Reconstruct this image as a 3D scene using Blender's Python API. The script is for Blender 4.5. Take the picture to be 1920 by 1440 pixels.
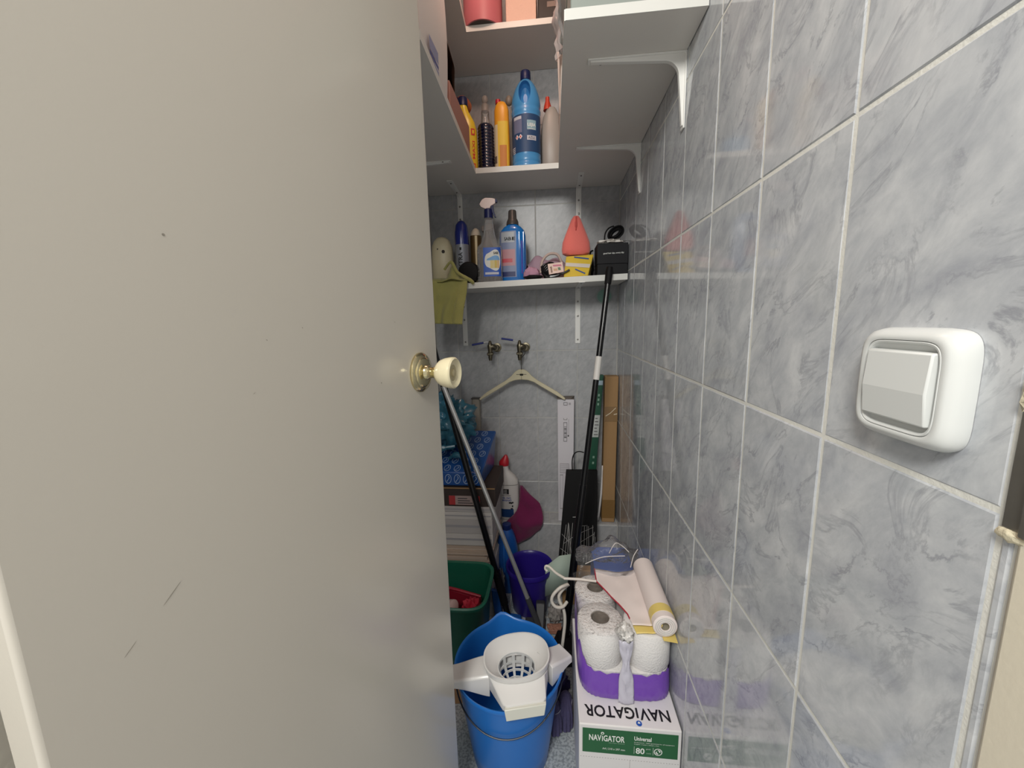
import bpy, math, random
from mathutils import Vector, Matrix, Euler, noise
random.seed(7)
SC = bpy.context.scene
for o in list(bpy.data.objects): bpy.data.objects.remove(o)
COL = SC.collection

# ---------------------------------------------------------------- camera, world, lights, exposure
cam = bpy.data.cameras.new('camera'); cam.sensor_width = 36; cam.lens = 727.25/1920*36
cam.clip_start = .01; cam.clip_end = 50
CAM = bpy.data.objects.new('camera', cam); COL.objects.link(CAM)
PITCH, YAW, ROLL = -0.1561, -0.1069, -0.0232
fw = Vector((math.sin(YAW)*math.cos(PITCH), math.cos(YAW)*math.cos(PITCH), math.sin(PITCH)))
rt = Vector((math.cos(YAW), -math.sin(YAW), 0)); up = rt.cross(fw)
r2 = rt*math.cos(ROLL)+up*math.sin(ROLL); u2 = up*math.cos(ROLL)-rt*math.sin(ROLL)
mc = Matrix((r2, u2, -fw)).transposed().to_4x4(); mc.translation = (0, 0, 1.13)
CAM.matrix_world = mc
SC.camera = CAM

W = bpy.data.worlds.new('world'); SC.world = W; W.use_nodes = True
bg = W.node_tree.nodes['Background']; bg.inputs[0].default_value = (.99, .987, .98, 1); bg.inputs[1].default_value = .60

def area(name, loc, rot, size, power, color, size_y=None):
    l = bpy.data.lights.new(name, 'AREA'); l.energy = power; l.color = color; l.size = size
    if size_y: l.shape = 'RECTANGLE'; l.size_y = size_y
    o = bpy.data.objects.new(name, l); COL.objects.link(o); o.location = loc; o.rotation_euler = rot
    return o
def point(name, loc, power, color, rad):
    l = bpy.data.lights.new(name, 'POINT'); l.energy = power; l.color = color; l.shadow_soft_size = rad
    o = bpy.data.objects.new(name, l); COL.objects.link(o); o.location = loc
    return o
# the room lamp behind and above the photographer, and the warm bulb on the closet ceiling
area('room_lamp', (-.30, -.66, 2.05), (math.radians(42), 0, math.radians(-12)), .42, 24, (1, .985, .93))
point('closet_bulb_light', (-.12, 1.00, 2.31), 4.6, (1, .67, .53), .03)

vs = SC.view_settings
vs.view_transform = 'Standard'; vs.look = 'None'; vs.gamma = 1; vs.exposure = 0.14; vs.use_curve_mapping = False

# ---------------------------------------------------------------- text shapes (made while the scene is empty)
TXT = {}
def _make_text(s, bold=False):
    c = bpy.data.curves.new('t', 'FONT'); c.body = s; c.size = 1; c.resolution_u = 3
    if bold: c.offset = .02
    o = bpy.data.objects.new('t', c); COL.objects.link(o)
    dg = bpy.context.evaluated_depsgraph_get()
    m = bpy.data.meshes.new_from_object(o.evaluated_get(dg))
    v = [(p.co.x, p.co.y) for p in m.vertices]; f = [tuple(p.vertices) for p in m.polygons]
    bpy.data.objects.remove(o); bpy.data.curves.remove(c); bpy.data.meshes.remove(m)
    x0 = min(p[0] for p in v); x1 = max(p[0] for p in v); y0 = min(p[1] for p in v); y1 = max(p[1] for p in v)
    TXT[s] = ([(p[0]-(x0+x1)/2, p[1]-(y0+y1)/2) for p in v], f, x1-x0, y1-y0)
for s in ('NAV', 'GATOR', 'I', 'Universal', 'Professional  100% guarantee for all equipment', 'Copier | Laser | Inkjet | Fax', 'Ultra Paper Solutions',
          'A4 | 210 x 297 mm', '80', 'g/m2', '500', 'MAXI', 'LEJIA', 'LIMPIEZA', 'SABE', 'EAU', 'GEL WC', 'MARINO', 'good hair day, every day', 'AZUL', 'EXTRA', 'S'):
    _make_text(s, s in ('SABE', 'MAXI', 'Universal', '80', 'GATOR', 'NAV', 'I', 'LEJIA', 'GEL WC', 'MARINO', 'EXTRA'))

# ---------------------------------------------------------------- materials
def lin(h):
    h = h.lstrip('#'); c = [int(h[i:i+2], 16)/255 for i in (0, 2, 4)]
    return tuple(x/12.92 if x <= .04045 else ((x+.055)/1.055)**2.4 for x in c)+(1,)
MAT = {}
def mat(name, col, rough=.5, metal=0, spec=.5, bump=0, bscale=200, var=0, vscale=8, coat=0, alpha=1, trans=0, sheen=0):
    if name in MAT: return MAT[name]
    m = bpy.data.materials.new(name); m.use_nodes = True; nt = m.node_tree; b = nt.nodes['Principled BSDF']
    c = lin(col)
    b.inputs['Base Color'].default_value = c; b.inputs['Roughness'].default_value = rough
    b.inputs['Metallic'].default_value = metal; b.inputs['Specular IOR Level'].default_value = spec
    b.inputs['Coat Weight'].default_value = coat; b.inputs['Alpha'].default_value = alpha
    b.inputs['Transmission Weight'].default_value = trans; b.inputs['Sheen Weight'].default_value = sheen
    tc = nt.nodes.new('ShaderNodeTexCoord')
    if bump:
        n = nt.nodes.new('ShaderNodeTexNoise'); n.inputs['Scale'].default_value = bscale; n.inputs['Detail'].default_value = 4
        bp = nt.nodes.new('ShaderNodeBump'); bp.inputs['Strength'].default_value = bump; bp.inputs['Distance'].default_value = .004
        nt.links.new(tc.outputs['Object'], n.inputs['Vector']); nt.links.new(n.outputs['Fac'], bp.inputs['Height'])
        nt.links.new(bp.outputs['Normal'], b.inputs['Normal'])
    if var:
        n = nt.nodes.new('ShaderNodeTexNoise'); n.inputs['Scale'].default_value = vscale; n.inputs['Detail'].default_value = 5
        mx = nt.nodes.new('ShaderNodeMixRGB'); mx.inputs[1].default_value = tuple(x*(1-var) for x in c[:3])+(1,)
        mx.inputs[2].default_value = tuple(min(1, x*(1+var)) for x in c[:3])+(1,)
        nt.links.new(tc.outputs['Object'], n.inputs['Vector']); nt.links.new(n.outputs['Fac'], mx.inputs[0])
        nt.links.new(mx.outputs[0], b.inputs['Base Color'])
    MAT[name] = m
    return m

def film(name, col, gloss=.25, rough=.12, bump=.6, scale=60, dens=.06):
    m = bpy.data.materials.new(name); m.use_nodes = True; nt = m.node_tree
    for n in list(nt.nodes): nt.nodes.remove(n)
    out = nt.nodes.new('ShaderNodeOutputMaterial'); tr = nt.nodes.new('ShaderNodeBsdfTransparent'); tr.inputs[0].default_value = lin(col)
    gl = nt.nodes.new('ShaderNodeBsdfGlossy'); gl.inputs['Roughness'].default_value = rough; gl.inputs['Color'].default_value = (1, 1, 1, 1)
    df = nt.nodes.new('ShaderNodeBsdfDiffuse'); df.inputs[0].default_value = (.9, .9, .9, 1)
    tc = nt.nodes.new('ShaderNodeTexCoord'); n = nt.nodes.new('ShaderNodeTexNoise'); n.inputs['Scale'].default_value = scale; n.inputs['Detail'].default_value = 3
    bp = nt.nodes.new('ShaderNodeBump'); bp.inputs['Strength'].default_value = bump; bp.inputs['Distance'].default_value = .01
    lw = nt.nodes.new('ShaderNodeLayerWeight'); lw.inputs['Blend'].default_value = gloss
    nt.links.new(tc.outputs['Object'], n.inputs['Vector']); nt.links.new(n.outputs['Fac'], bp.inputs['Height'])
    nt.links.new(bp.outputs['Normal'], gl.inputs['Normal']); nt.links.new(bp.outputs['Normal'], lw.inputs['Normal'])
    mx = nt.nodes.new('ShaderNodeMixShader'); m2 = nt.nodes.new('ShaderNodeMixShader'); m2.inputs[0].default_value = dens
    nt.links.new(lw.outputs['Fresnel'], mx.inputs[0]); nt.links.new(tr.outputs[0], mx.inputs[1]); nt.links.new(gl.outputs[0], mx.inputs[2])
    nt.links.new(mx.outputs[0], m2.inputs[1]); nt.links.new(df.outputs[0], m2.inputs[2]); nt.links.new(m2.outputs[0], out.inputs[0])
    MAT[name] = m
    return m

def marble(name, base, dark, light, rough, aniso_rot, vein=1.0, sc=1.0):
    """glazed grey-blue marbled wall tile; every tile takes its own piece of the pattern"""
    m = bpy.data.materials.new(name); m.use_nodes = True; nt = m.node_tree; b = nt.nodes['Principled BSDF']
    N = nt.nodes.new; L = nt.links.new
    tc = N('ShaderNodeTexCoord'); oi = N('ShaderNodeObjectInfo')
    ad = N('ShaderNodeVectorMath'); ad.operation = 'MULTIPLY_ADD'; ad.inputs[1].default_value = (0, 0, 0)
    cr = N('ShaderNodeCombineXYZ')
    for i, k in enumerate((37., 53., 71.)):
        mu = N('ShaderNodeMath'); mu.operation = 'MULTIPLY'; mu.inputs[1].default_value = k; L(oi.outputs['Random'], mu.inputs[0]); L(mu.outputs[0], cr.inputs[i])
    a = N('ShaderNodeVectorMath'); a.operation = 'ADD'; L(tc.outputs['Object'], a.inputs[0]); L(cr.outputs[0], a.inputs[1])
    mp = N('ShaderNodeMapping'); mp.vector_type = 'TEXTURE'; mp.inputs['Rotation'].default_value = aniso_rot; mp.inputs['Scale'].default_value = (1, 1, 1.7)
    L(a.outputs[0], mp.inputs['Vector'])
    def nz(scale, det, rgh=.6, dist=0):
        n = N('ShaderNodeTexNoise'); n.inputs['Scale'].default_value = scale*sc; n.inputs['Detail'].default_value = det
        n.inputs['Roughness'].default_value = rgh; n.inputs['Distortion'].default_value = dist; L(mp.outputs[0], n.inputs['Vector']); return n
    def ramp(src, stops):
        r = N('ShaderNodeValToRGB'); e = r.color_ramp.elements
        while len(e) > len(stops): e.remove(e[-1])
        while len(e) < len(stops): e.new(.5)
        for el, (p, c) in zip(e, stops): el.position = p; el.color = c
        L(src, r.inputs[0]); return r
    cl = ramp(nz(25, 12, .67, .35).outputs['Fac'], [(.30, lin(dark)), (.49, lin(base)), (.69, lin(light))])
    n2 = nz(15, 12, .64, .8)
    vm = ramp(n2.outputs['Fac'], [(.472, (0, 0, 0, 1)), (.498, (.62*vein,)*3+(1,)), (.502, (.62*vein,)*3+(1,)), (.528, (0, 0, 0, 1))])
    n3 = ramp(nz(15, 5, .6, .5).outputs['Fac'], [(.42, (0, 0, 0, 1)), (.60, (1, 1, 1, 1))])
    mm = N('ShaderNodeMath'); mm.operation = 'MULTIPLY'; L(vm.outputs[0], mm.inputs[0]); L(n3.outputs[0], mm.inputs[1])
    mx = N('ShaderNodeMixRGB'); mx.inputs[2].default_value = lin('#85878F'); L(mm.outputs[0], mx.inputs[0]); L(cl.outputs[0], mx.inputs[1])
    L(mx.outputs[0], b.inputs['Base Color'])
    b.inputs['Roughness'].default_value = rough; b.inputs['Specular IOR Level'].default_value = .5
    MAT[name] = m
    return m

def speckle(name, base, spots, rough=.35, scale=160):
    m = bpy.data.materials.new(name); m.use_nodes = True; nt = m.node_tree; b = nt.nodes['Principled BSDF']
    tc = nt.nodes.new('ShaderNodeTexCoord'); n = nt.nodes.new('ShaderNodeTexNoise'); n.inputs['Scale'].default_value = scale; n.inputs['Detail'].default_value = 3
    r = nt.nodes.new('ShaderNodeValToRGB'); r.color_ramp.elements[0].position = .42; r.color_ramp.elements[0].color = lin(spots)
    r.color_ramp.elements[1].position = .56; r.color_ramp.elements[1].color = lin(base)
    nt.links.new(tc.outputs['Object'], n.inputs['Vector']); nt.links.new(n.outputs['Fac'], r.inputs[0]); nt.links.new(r.outputs[0], b.inputs['Base Color'])
    b.inputs['Roughness'].default_value = rough; MAT[name] = m
    return m

TILE_R = marble('tile_marble', '#B9BCC0', '#A3A6AD', '#CED0D2', .07, (math.radians(40), 0, 0))
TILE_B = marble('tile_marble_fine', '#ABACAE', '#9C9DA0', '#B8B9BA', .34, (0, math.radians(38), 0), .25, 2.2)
GROUT = mat('grout', '#DAD9D2', .75, bump=.15, bscale=300)
GROUTB = mat('grout_back', '#B9B8B4', .8)
PLASTER = mat('plaster', '#D8D2C4', .8, bump=.1, bscale=60)
DOORP = mat('door_paint', '#C6C0B5', .20, bump=.012, bscale=420, var=.012, vscale=5)
JAMB = mat('jamb_paint', '#D6CEBB', .45, bump=.05, bscale=200)
SHELF = mat('shelf_melamine', '#E4E0DA', .42, bump=.02, bscale=300)
EDGE = mat('shelf_edge', '#D6D6D1', .4)
BRACK = mat('bracket_white', '#EDECE8', .35)
SCREWD = mat('screw_dark', '#2A2826', .4, metal=.6)
BRASS = mat('brass', '#D6CAA2', .14, metal=1)
CREAM = mat('knob_cream', '#D9CFAE', .2, coat=.3)
SWITCHW = mat('switch_white', '#D3D5D3', .28)
WHITEP = mat('white_plastic', '#E0DEDB', .3)
WHITEC = mat('white_card', '#E6E3E2', .55)
BLACKP = mat('black_plastic', '#0D0D0E', .3)
BLACKM = mat('black_matt', '#0F0E10', .65, spec=.25)
CHROME = mat('chrome', '#E4E4E2', .34, metal=.75)
BRASSD = mat('valve_metal', '#77705F', .38, metal=1)
BLUEB = mat('bucket_blue', '#2273C8', .3, spec=.5)
PURB = mat('bucket_purple', '#2B1C7E', .3)
GREENB = mat('bin_green', '#17614C', .4, bump=.05, bscale=250)
PAPERW = mat('tissue', '#E9E6E4', .9, bump=.5, bscale=260)
PURF = mat('purple_film', '#7A4BB8', .28, bump=.35, bscale=40)
CLEAR = film('clear_film', '#FEFDFD', .10, .16, .8, 130, .03)
CLEARB = film('clear_bottle', '#F4F5F5', .35, .06, .15, 30, .14)
BLUELIQ = mat('blue_liquid_plastic', '#1673C4', .12, coat=.5, alpha=1)
CARD = mat('cardboard', '#A07E55', .75, bump=.1, bscale=120, var=.06, vscale=12)
CARDD = mat('cardboard_dark', '#3A2F2A', .7)
RUBBER = mat('cord_white', '#DDD6CB', .45)
INK = mat('ink_black', '#141414', .6)
INKW = mat('ink_white', '#EEF0EA', .6)
INKB = mat('ink_blue', '#1C3F9C', .5)
INKR = mat('ink_red', '#D5392C', .5)

# ---------------------------------------------------------------- mesh helpers
ORI = {}
class MB:
    def __init__(s): s.v = []; s.f = []
    def add(s, vs, fs, M=None):
        b = len(s.v)
        s.v += [tuple(M @ Vector(p)) if M else tuple(p) for p in vs]
        s.f += [tuple(i+b for i in f) for f in fs]
        return s
    def box(s, c, d, rot=None, taper=None):
        x, y, z = (k/2 for k in d); t = taper or (1, 1)
        vs = [(-x, -y, -z), (x, -y, -z), (x, y, -z), (-x, y, -z), (-x*t[0], -y*t[1], z), (x*t[0], -y*t[1], z), (x*t[0], y*t[1], z), (-x*t[0], y*t[1], z)]
        M = Matrix.Translation(c) @ (Euler(rot).to_matrix().to_4x4() if rot else Matrix())
        return s.add(vs, [(3, 2, 1, 0), (4, 5, 6, 7), (0, 1, 5, 4), (1, 2, 6, 5), (2, 3, 7, 6), (3, 0, 4, 7)], M)
    def lohi(s, a, b): return s.box([(p+q)/2 for p, q in zip(a, b)], [q-p for p, q in zip(a, b)])
    def hexa(s, p): return s.add(p, [(3, 2, 1, 0), (4, 5, 6, 7), (0, 1, 5, 4), (1, 2, 6, 5), (2, 3, 7, 6), (3, 0, 4, 7)])
    def loft(s, rings, capa=True, capb=True, closed=True, M=None):
        n = len(rings[0]); vs = [p for r in rings for p in r]; fs = []
        for i in range(len(rings)-1):
            for j in range(n if closed else n-1):
                k = (j+1) % n; fs.append((i*n+j, i*n+k, (i+1)*n+k, (i+1)*n+j))
        if capa: fs.append(tuple(reversed(range(n))))
        if capb: fs.append(tuple((len(rings)-1)*n+j for j in range(n)))
        return s.add(vs, fs, M)
    def tube(s, pts, r, n=10, M=None, spline=0, cap=True):
        pts = [Vector(p) for p in pts]
        if spline: pts = catmull(pts, spline)
        rs = r if isinstance(r, (list, tuple)) else None
        rings = []; t0 = (pts[1]-pts[0]).normalized(); ref = Vector((0, 0, 1)) if abs(t0.z) < .9 else Vector((1, 0, 0))
        nrm = (ref-t0*ref.dot(t0)).normalized()
        for i, p in enumerate(pts):
            t = (pts[min(i+1, len(pts)-1)]-pts[max(i-1, 0)]).normalized()
            nrm = (nrm-t*nrm.dot(t)).normalized(); bi = t.cross(nrm)
            q = i/(len(pts)-1); rr = (rs[0]+(rs[-1]-rs[0])*q if len(rs) == 2 else rs[min(int(q*len(rs)), len(rs)-1)]) if rs else r
            rings.append([tuple(p+(nrm*math.cos(a)+bi*math.sin(a))*rr) for a in (2*math.pi*k/n for k in range(n))])
        return s.loft(rings, cap, cap, M=M)
    def sheet(s, fn, nu, nv):
        vs = [fn(i/nu, j/nv) for i in range(nu+1) for j in range(nv+1)]
        fs = [(i*(nv+1)+j, (i+1)*(nv+1)+j, (i+1)*(nv+1)+j+1, i*(nv+1)+j+1) for i in range(nu) for j in range(nv)]
        return s.add(vs, fs)
    def prism(s, poly, fn, t0, t1):
        n = len(poly)
        return s.add([fn(p, t0) for p in poly]+[fn(p, t1) for p in poly],
                     [tuple(reversed(range(n))), tuple(range(n, 2*n))]+[(i, (i+1) % n, (i+1) % n+n, i+n) for i in range(n)])
    def ball(s, c, r, nu=16, nv=10, amp=0, fr=3, seed=0):
        vs = []; fs = []
        for j in range(nv+1):
            th = math.pi*j/nv
            for i in range(nu):
                ph = 2*math.pi*i/nu; d = Vector((math.sin(th)*math.cos(ph), math.sin(th)*math.sin(ph), math.cos(th)))
                k = 1+amp*noise.noise(d*fr+Vector((seed, seed*.7, 0)))+(amp*.5*noise.noise(d*fr*2.7+Vector((seed, 9, 0))) if amp else 0)
                vs.append((c[0]+d.x*r[0]*k, c[1]+d.y*r[1]*k, c[2]+d.z*r[2]*k))
        for j in range(nv):
            for i in range(nu):
                k = (i+1) % nu; fs.append((j*nu+i, (j+1)*nu+i, (j+1)*nu+k, j*nu+k))
        return s.add(vs, fs)
    def build(s, name, m, parent=None, smooth=40, bevel=0, bseg=2, solid=0, kind=None, label=None, sub=0):
        o0 = ORI.get(parent.name, Vector()) if parent else Vector()
        me = bpy.data.meshes.new(name); me.from_pydata([tuple(Vector(p)-o0) for p in s.v], [], s.f); me.materials.append(m)
        if smooth:
            me.polygons.foreach_set('use_smooth', [True]*len(me.polygons)); me.set_sharp_from_angle(angle=math.radians(smooth))
        me.validate(); me.update()
        o = bpy.data.objects.new(name, me); COL.objects.link(o)
        if parent: o.parent = parent
        ORI[o.name] = o0
        if solid: md = o.modifiers.new('s', 'SOLIDIFY'); md.thickness = solid; md.offset = 0
        if bevel: md = o.modifiers.new('b', 'BEVEL'); md.width = bevel; md.segments = bseg; md.limit_method = 'ANGLE'; md.angle_limit = math.radians(35)
        if sub: md = o.modifiers.new('u', 'SUBSURF'); md.levels = sub; md.render_levels = sub
        if kind: o['kind'] = kind
        if label: o['label'] = label
        return o

def fixn(me):
    import bmesh
    bm = bmesh.new(); bm.from_mesh(me); bmesh.ops.recalc_face_normals(bm, faces=bm.faces); bm.to_mesh(me); bm.free()
def catmull(P, n):
    out = []; Q = [P[0]]+list(P)+[P[-1]]
    for i in range(1, len(Q)-2):
        a, b, c, d = Q[i-1:i+3]
        for k in range(n):
            t = k/n; out.append(.5*((2*b)+(c-a)*t+(2*a-5*b+4*c-d)*t*t+(3*b-a-3*c+d)*t**3))
    out.append(P[-1]); return out
def ring(c, z, rx, ry=None, n=2.0, segs=28, rot=0, a0=0, a1=2*math.pi, closed=True):
    ry = rx if ry is None else ry; out = []
    for k in range(segs if closed else segs+1):
        a = a0+(a1-a0)*k/segs; ca, sa = math.cos(a), math.sin(a)
        x = rx*math.copysign(abs(ca)**(2/n), ca); y = ry*math.copysign(abs(sa)**(2/n), sa)
        out.append((c[0]+x*math.cos(rot)-y*math.sin(rot), c[1]+x*math.sin(rot)+y*math.cos(rot), z))
    return out
def lathe(c, prof, ry=1.0, n=2.0, segs=28, rot=0, capa=True, capb=True, mb=None):
    """profile of (z, r) or (z, rx, ry) around a standing axis at c=(x,y)"""
    mb = mb or MB()
    return mb.loft([ring(c, p[0], p[1], p[2] if len(p) > 2 else p[1]*ry, n, segs, rot) for p in prof], capa, capb)
def axis_lathe(p0, axis, prof, segs=24, mb=None, capa=True, capb=True):
    """profile of (t, r) along any axis"""
    mb = mb or MB(); ax = Vector(axis).normalized(); ref = Vector((0, 0, 1)) if abs(ax.z) < .9 else Vector((1, 0, 0))
    u = ax.cross(ref).normalized(); v = u.cross(ax); p0 = Vector(p0)
    return mb.loft([[tuple(p0+ax*t+(u*math.cos(2*math.pi*k/segs)+v*math.sin(2*math.pi*k/segs))*r) for k in range(segs)] for t, r in prof], capa, capb)
def thing(name, label, cat, loc=(0, 0, 0), group=None):
    o = bpy.data.objects.new(name, None); o.empty_display_size = .02; COL.objects.link(o); o.location = loc; ORI[o.name] = Vector(loc)
    o['label'] = label; o['category'] = cat
    if group: o['group'] = group
    return o
def tag(o, label, cat, group=None):
    o['label'] = label; o['category'] = cat
    if group: o['group'] = group
    return o
def struct(o): o['kind'] = 'structure'; return o
def text(name, parent, s, c, u, v, h, m, w=None, eps=.0006):
    """flat print: centred at c, running along u, upright along v"""
    vs, fs, tw, th = TXT[s]; ky = h/th; kx = w/tw if w else ky
    c = Vector(c); u = Vector(u).normalized(); v = Vector(v).normalized(); nn = u.cross(v)
    return MB().add([tuple(c+u*(p[0]*kx)+v*(p[1]*ky)+nn*eps) for p in vs], fs).build(name, m, parent, smooth=0)
def text_round(name, parent, s, c, z, rx, ry, a, h, m, w=None, vertical=False, eps=.0008, n=2.0):
    """print wrapped on a round bottle at angle a"""
    vs, fs, tw, th = TXT[s]; ky = h/th; kx = w/tw if w else ky; out = []
    for p in vs:
        X, Y = p[0]*kx, p[1]*ky
        if vertical: X, Y = -Y, X
        aa = a+X/max(rx, ry); q = ring(c, z+Y, rx+eps, ry+eps, n, 1, 0, aa, aa+1e-3, False)[0]; out.append(q)
    return MB().add(out, fs).build(name, m, parent, smooth=0)
def patch(c, z0, z1, rx, ry, a0, a1, n=2.0, segs=12, eps=.0004, mb=None, ks=1):
    mb = mb or MB()
    return mb.loft([ring(c, z0+(z1-z0)*k/ks, rx+eps, ry+eps, n, segs, 0, a0, a1, False) for k in range(ks+1)], False, False, False)
R = math.radians

# ================================================================= THE SETTING
XR, XL, YB, YF, ZC = .271, -.51, 1.6795, .24, 2.44
TH, GR = .006, .0036
Z0, TZ, TY0, TYW = 1.0094, .2969, .4097, .16
def tile_mesh(axis, a, b):
    """one bevelled tile, its face towards the closet; local origin at its centre on the wall plane"""
    mb = MB(); e = .0016
    f = [(-a/2, -b/2), (a/2, -b/2), (a/2, b/2), (-a/2, b/2)]; g = [(x-math.copysign(e, x), y-math.copysign(e, y)) for x, y in f]
    mb.loft([[(x, y, 0) for x, y in f], [(x, y, TH-e*.6) for x, y in f], [(x, y, TH) for x, y in g]], True, True)
    T = {'-x': lambda p: (-p[2], p[0], p[1]), '+x': lambda p: (p[2], -p[0], p[1]), '-y': lambda p: (p[0], -p[2], p[1]), '+z': lambda p: p}[axis]
    me = bpy.data.meshes.new('tile'); me.from_pydata([T(p) for p in mb.v], [], mb.f); me.update()
    return me
def tiles(parent, axis, us, vs_, plane, m, GR=GR):
    cache = {}
    for i in range(len(us)-1):
        for j in range(len(vs_)-1):
            a = round(us[i+1]-us[i]-GR, 4); b = round(vs_[j+1]-vs_[j]-GR, 4)
            if a < .004 or b < .004: continue
            if (a, b) not in cache:
                cache[a, b] = tile_mesh(axis, a, b); cache[a, b].materials.append(m)
            o = bpy.data.objects.new('tile', cache[a, b]); COL.objects.link(o); o.parent = parent
            u, v = (us[i]+us[i+1])/2, (vs_[j]+vs_[j+1])/2; jit = random.uniform(-.0004, .0004)
            o.location = {'x': (plane+jit, u, v), 'y': (u, plane+jit, v), 'z': (u, v, plane+jit*.3)}[axis[1]]
zs = [0]+[Z0+TZ*k for k in range(-3, 5)]+[ZC]
# right wall: tile faces at x = XR
wr = struct(MB().lohi((XR+.0008, YF, 0), (XR+.08, YB+.06, ZC)).build('wall_right', GROUT))
ys = [YF]+[TY0+TYW*k for k in range(-1, 8)]+[YB-.002]
tiles(wr, '-x', ys, zs, XR+TH, TILE_R)
# back wall
wb = struct(MB().lohi((XL-.08, YB+.0008, 0), (XR+.08, YB+.08, ZC)).build('wall_back', GROUTB))
xs = [XL]+[-.0679+.1724*k for k in range(-2, 2)]+[XR-.002]
zb = [.266]+[Z0+TZ*k for k in range(-2, 5)]+[ZC]
tiles(wb, '-y', xs, zb, YB+TH, TILE_B, .0024)
# left wall behind the door
wl = struct(MB().lohi((XL-.08, .255, 0), (XL-.0012, YB+.06, ZC)).build('wall_left', GROUT))
tiles(wl, '+x', [.26]+[TY0+TYW*k for k in range(0, 8)]+[YB-.002], zs, XL-TH, TILE_B)
# tiled plinth along the back wall
PY = 1.583
pl = struct(MB().lohi((XL, PY+.0012, 0), (XR, YB+.01, .2648)).build('trim_1', GROUTB))
tiles(pl, '-y', xs, [0, .2625], PY+TH, TILE_B, .0024)
tiles(pl, '+z', [XL, -.36, -.19, -.02, .15, XR-.002], [PY, YB-.001], .26, TILE_B)
# floor and ceiling
FLO = speckle('floor_terrazzo', '#B5BCC0', '#8D9499')
fl = struct(MB().lohi((-2, -2.2, -.06), (2, YB+.08, -.0012)).build('floor', GROUT))
tiles(fl, '+z', [XL+.33*k-.33 for k in range(0, 5)], [-.3+.33*k for k in range(0, 6)]+[PY+TH], -TH, FLO)
ce = struct(MB().lohi((XL-.08, YF-.14, ZC), (XR+.08, YB+.08, ZC+.06)).build('ceiling', mat('ceiling_paint', '#D9D4CC', .8)))
# front wall of the closet with its doorway
struct(MB().lohi((-1.6, .10, 0), (-.42, .238, 2.44)).lohi((-.42, .10, 2.10), (.30, .238, 2.44)).build('wall_front', PLASTER))
struct(MB().lohi((.345, .10, 0), (1.6, .238, 2.44)).build('wall_front', PLASTER))
# right jamb with the rough plaster around its strike plate
tr = struct(MB().lohi((.268, .09, 0), (.345, .2385, 2.10)).build('trim_2', JAMB, bevel=.003))
mb = MB()
for k in range(18):
    z = 1.085+.013*k; mb.ball((.2690+random.uniform(-.001, .001), .2435+random.uniform(-.002, .002), z), (.0020, .0052, .010), 8, 6, .6, 3, k)
mb.ball((.2690, .2415, .9985), (.0028, .0085, .0035), 12, 8, .4, 3, 2)
mb.build('plaster_lip', mat('plaster_rough', '#CFC6AC', .9, bump=.5, bscale=150), tr)
sp = MB().lohi((.2655, .205, 1.001), (.2685, .2365, 1.075)).build('strike_plate', mat('strike_metal', '#8D8A84', .45, metal=.9, var=.2, vscale=40), tr, bevel=.001)
MB().lohi((.2690, .2386, 1.002), (.2706, .2476, 1.088)).build('plate_return', mat('strike_metal', '#8D8A84', .45, metal=.9, var=.2, vscale=40), sp, bevel=.0005)
axis_lathe((.2655, .222, 1.05), (-1, 0, 0), [(0, .004), (.001, .0036), (.0014, .002)]).build('screw', SCREWD, sp)

# ---- the door leaf, opened into the closet
H = Vector((-.312, .166, 0)); E_ = Vector((-.212, .696, 0)); dd = (E_-H); DL = dd.length; dd.normalize(); dn = Vector((dd.y, -dd.x, 0))
def DP(s, n, z): p = H+dd*s+dn*n; return (p.x, p.y, z)
dr = struct(MB().hexa([DP(0, -.034, .012), DP(0, 0, .012), DP(DL, 0, .012), DP(DL, -.034, .012), DP(0, -.034, 2.06), DP(0, 0, 2.06), DP(DL, 0, 2.06), DP(DL, -.034, 2.06)]).build('door_1', DOORP, bevel=.0035, bseg=3))
kp = DP(.4755, 0, 1.0509)
ro = axis_lathe(kp, dn, [(0, .0335), (.003, .0335), (.006, .031), (.008, .0265), (.0095, .0255), (.012, .021), (.0125, .0125)], 40).build('rosette', BRASS, dr, smooth=30, label='polished brass rosette')
axis_lathe(kp, dn, [(.012, .013), (.017, .012), (.019, .0095), (.026, .009), (.030, .0115), (.034, .012)], 28).build('knob_neck', BRASS, ro)
kb = axis_lathe(kp, dn, [(.031, .0115), (.034, .0165), (.040, .0215), (.048, .0245), (.056, .0258), (.060, .0262), (.0635, .0258), (.0655, .0235), (.0645, .0215), (.062, .0195), (.0605, .016)], 40).build('door_knob', CREAM, dr, smooth=30, label='cream knob with a hollowed end')
axis_lathe(kp, dn, [(.0600, .0165), (.0606, .0130), (.0606, .0065), (.0632, .0060), (.0640, .003)], 28).build('knob_button', mat('knob_button', '#C3B793', .25, metal=.3), kb)
SCUFF = mat('scuff', '#8D867B', .7)
for (s, z, l, w, an) in ((.1132, 1.2016, .0022, .0020, 0), (.0803, .9274, .0185, .0006, -.68), (.0500, .9050, .0110, .0004, -.68), (.4097, 1.1352, .0035, .0008, .6), (.3659, 1.0496, .0022, .0018, 0), (.19, 1.119, .002, .0008, .4), (.17, 1.07, .003, .0004, -.5), (.235, 1.13, .0018, .0008, .7)):
    c = Vector(DP(s, .0002, z)); u = dd*math.cos(an)+Vector((0, 0, -math.sin(an))); v = u.cross(dn)
    MB().add([tuple(c+u*math.cos(a)*l/2+v*math.sin(a)*w/2) for a in (2*math.pi*k/10 for k in range(10))], [tuple(range(10))]).build('scuff', SCUFF, dr, smooth=0)

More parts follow.
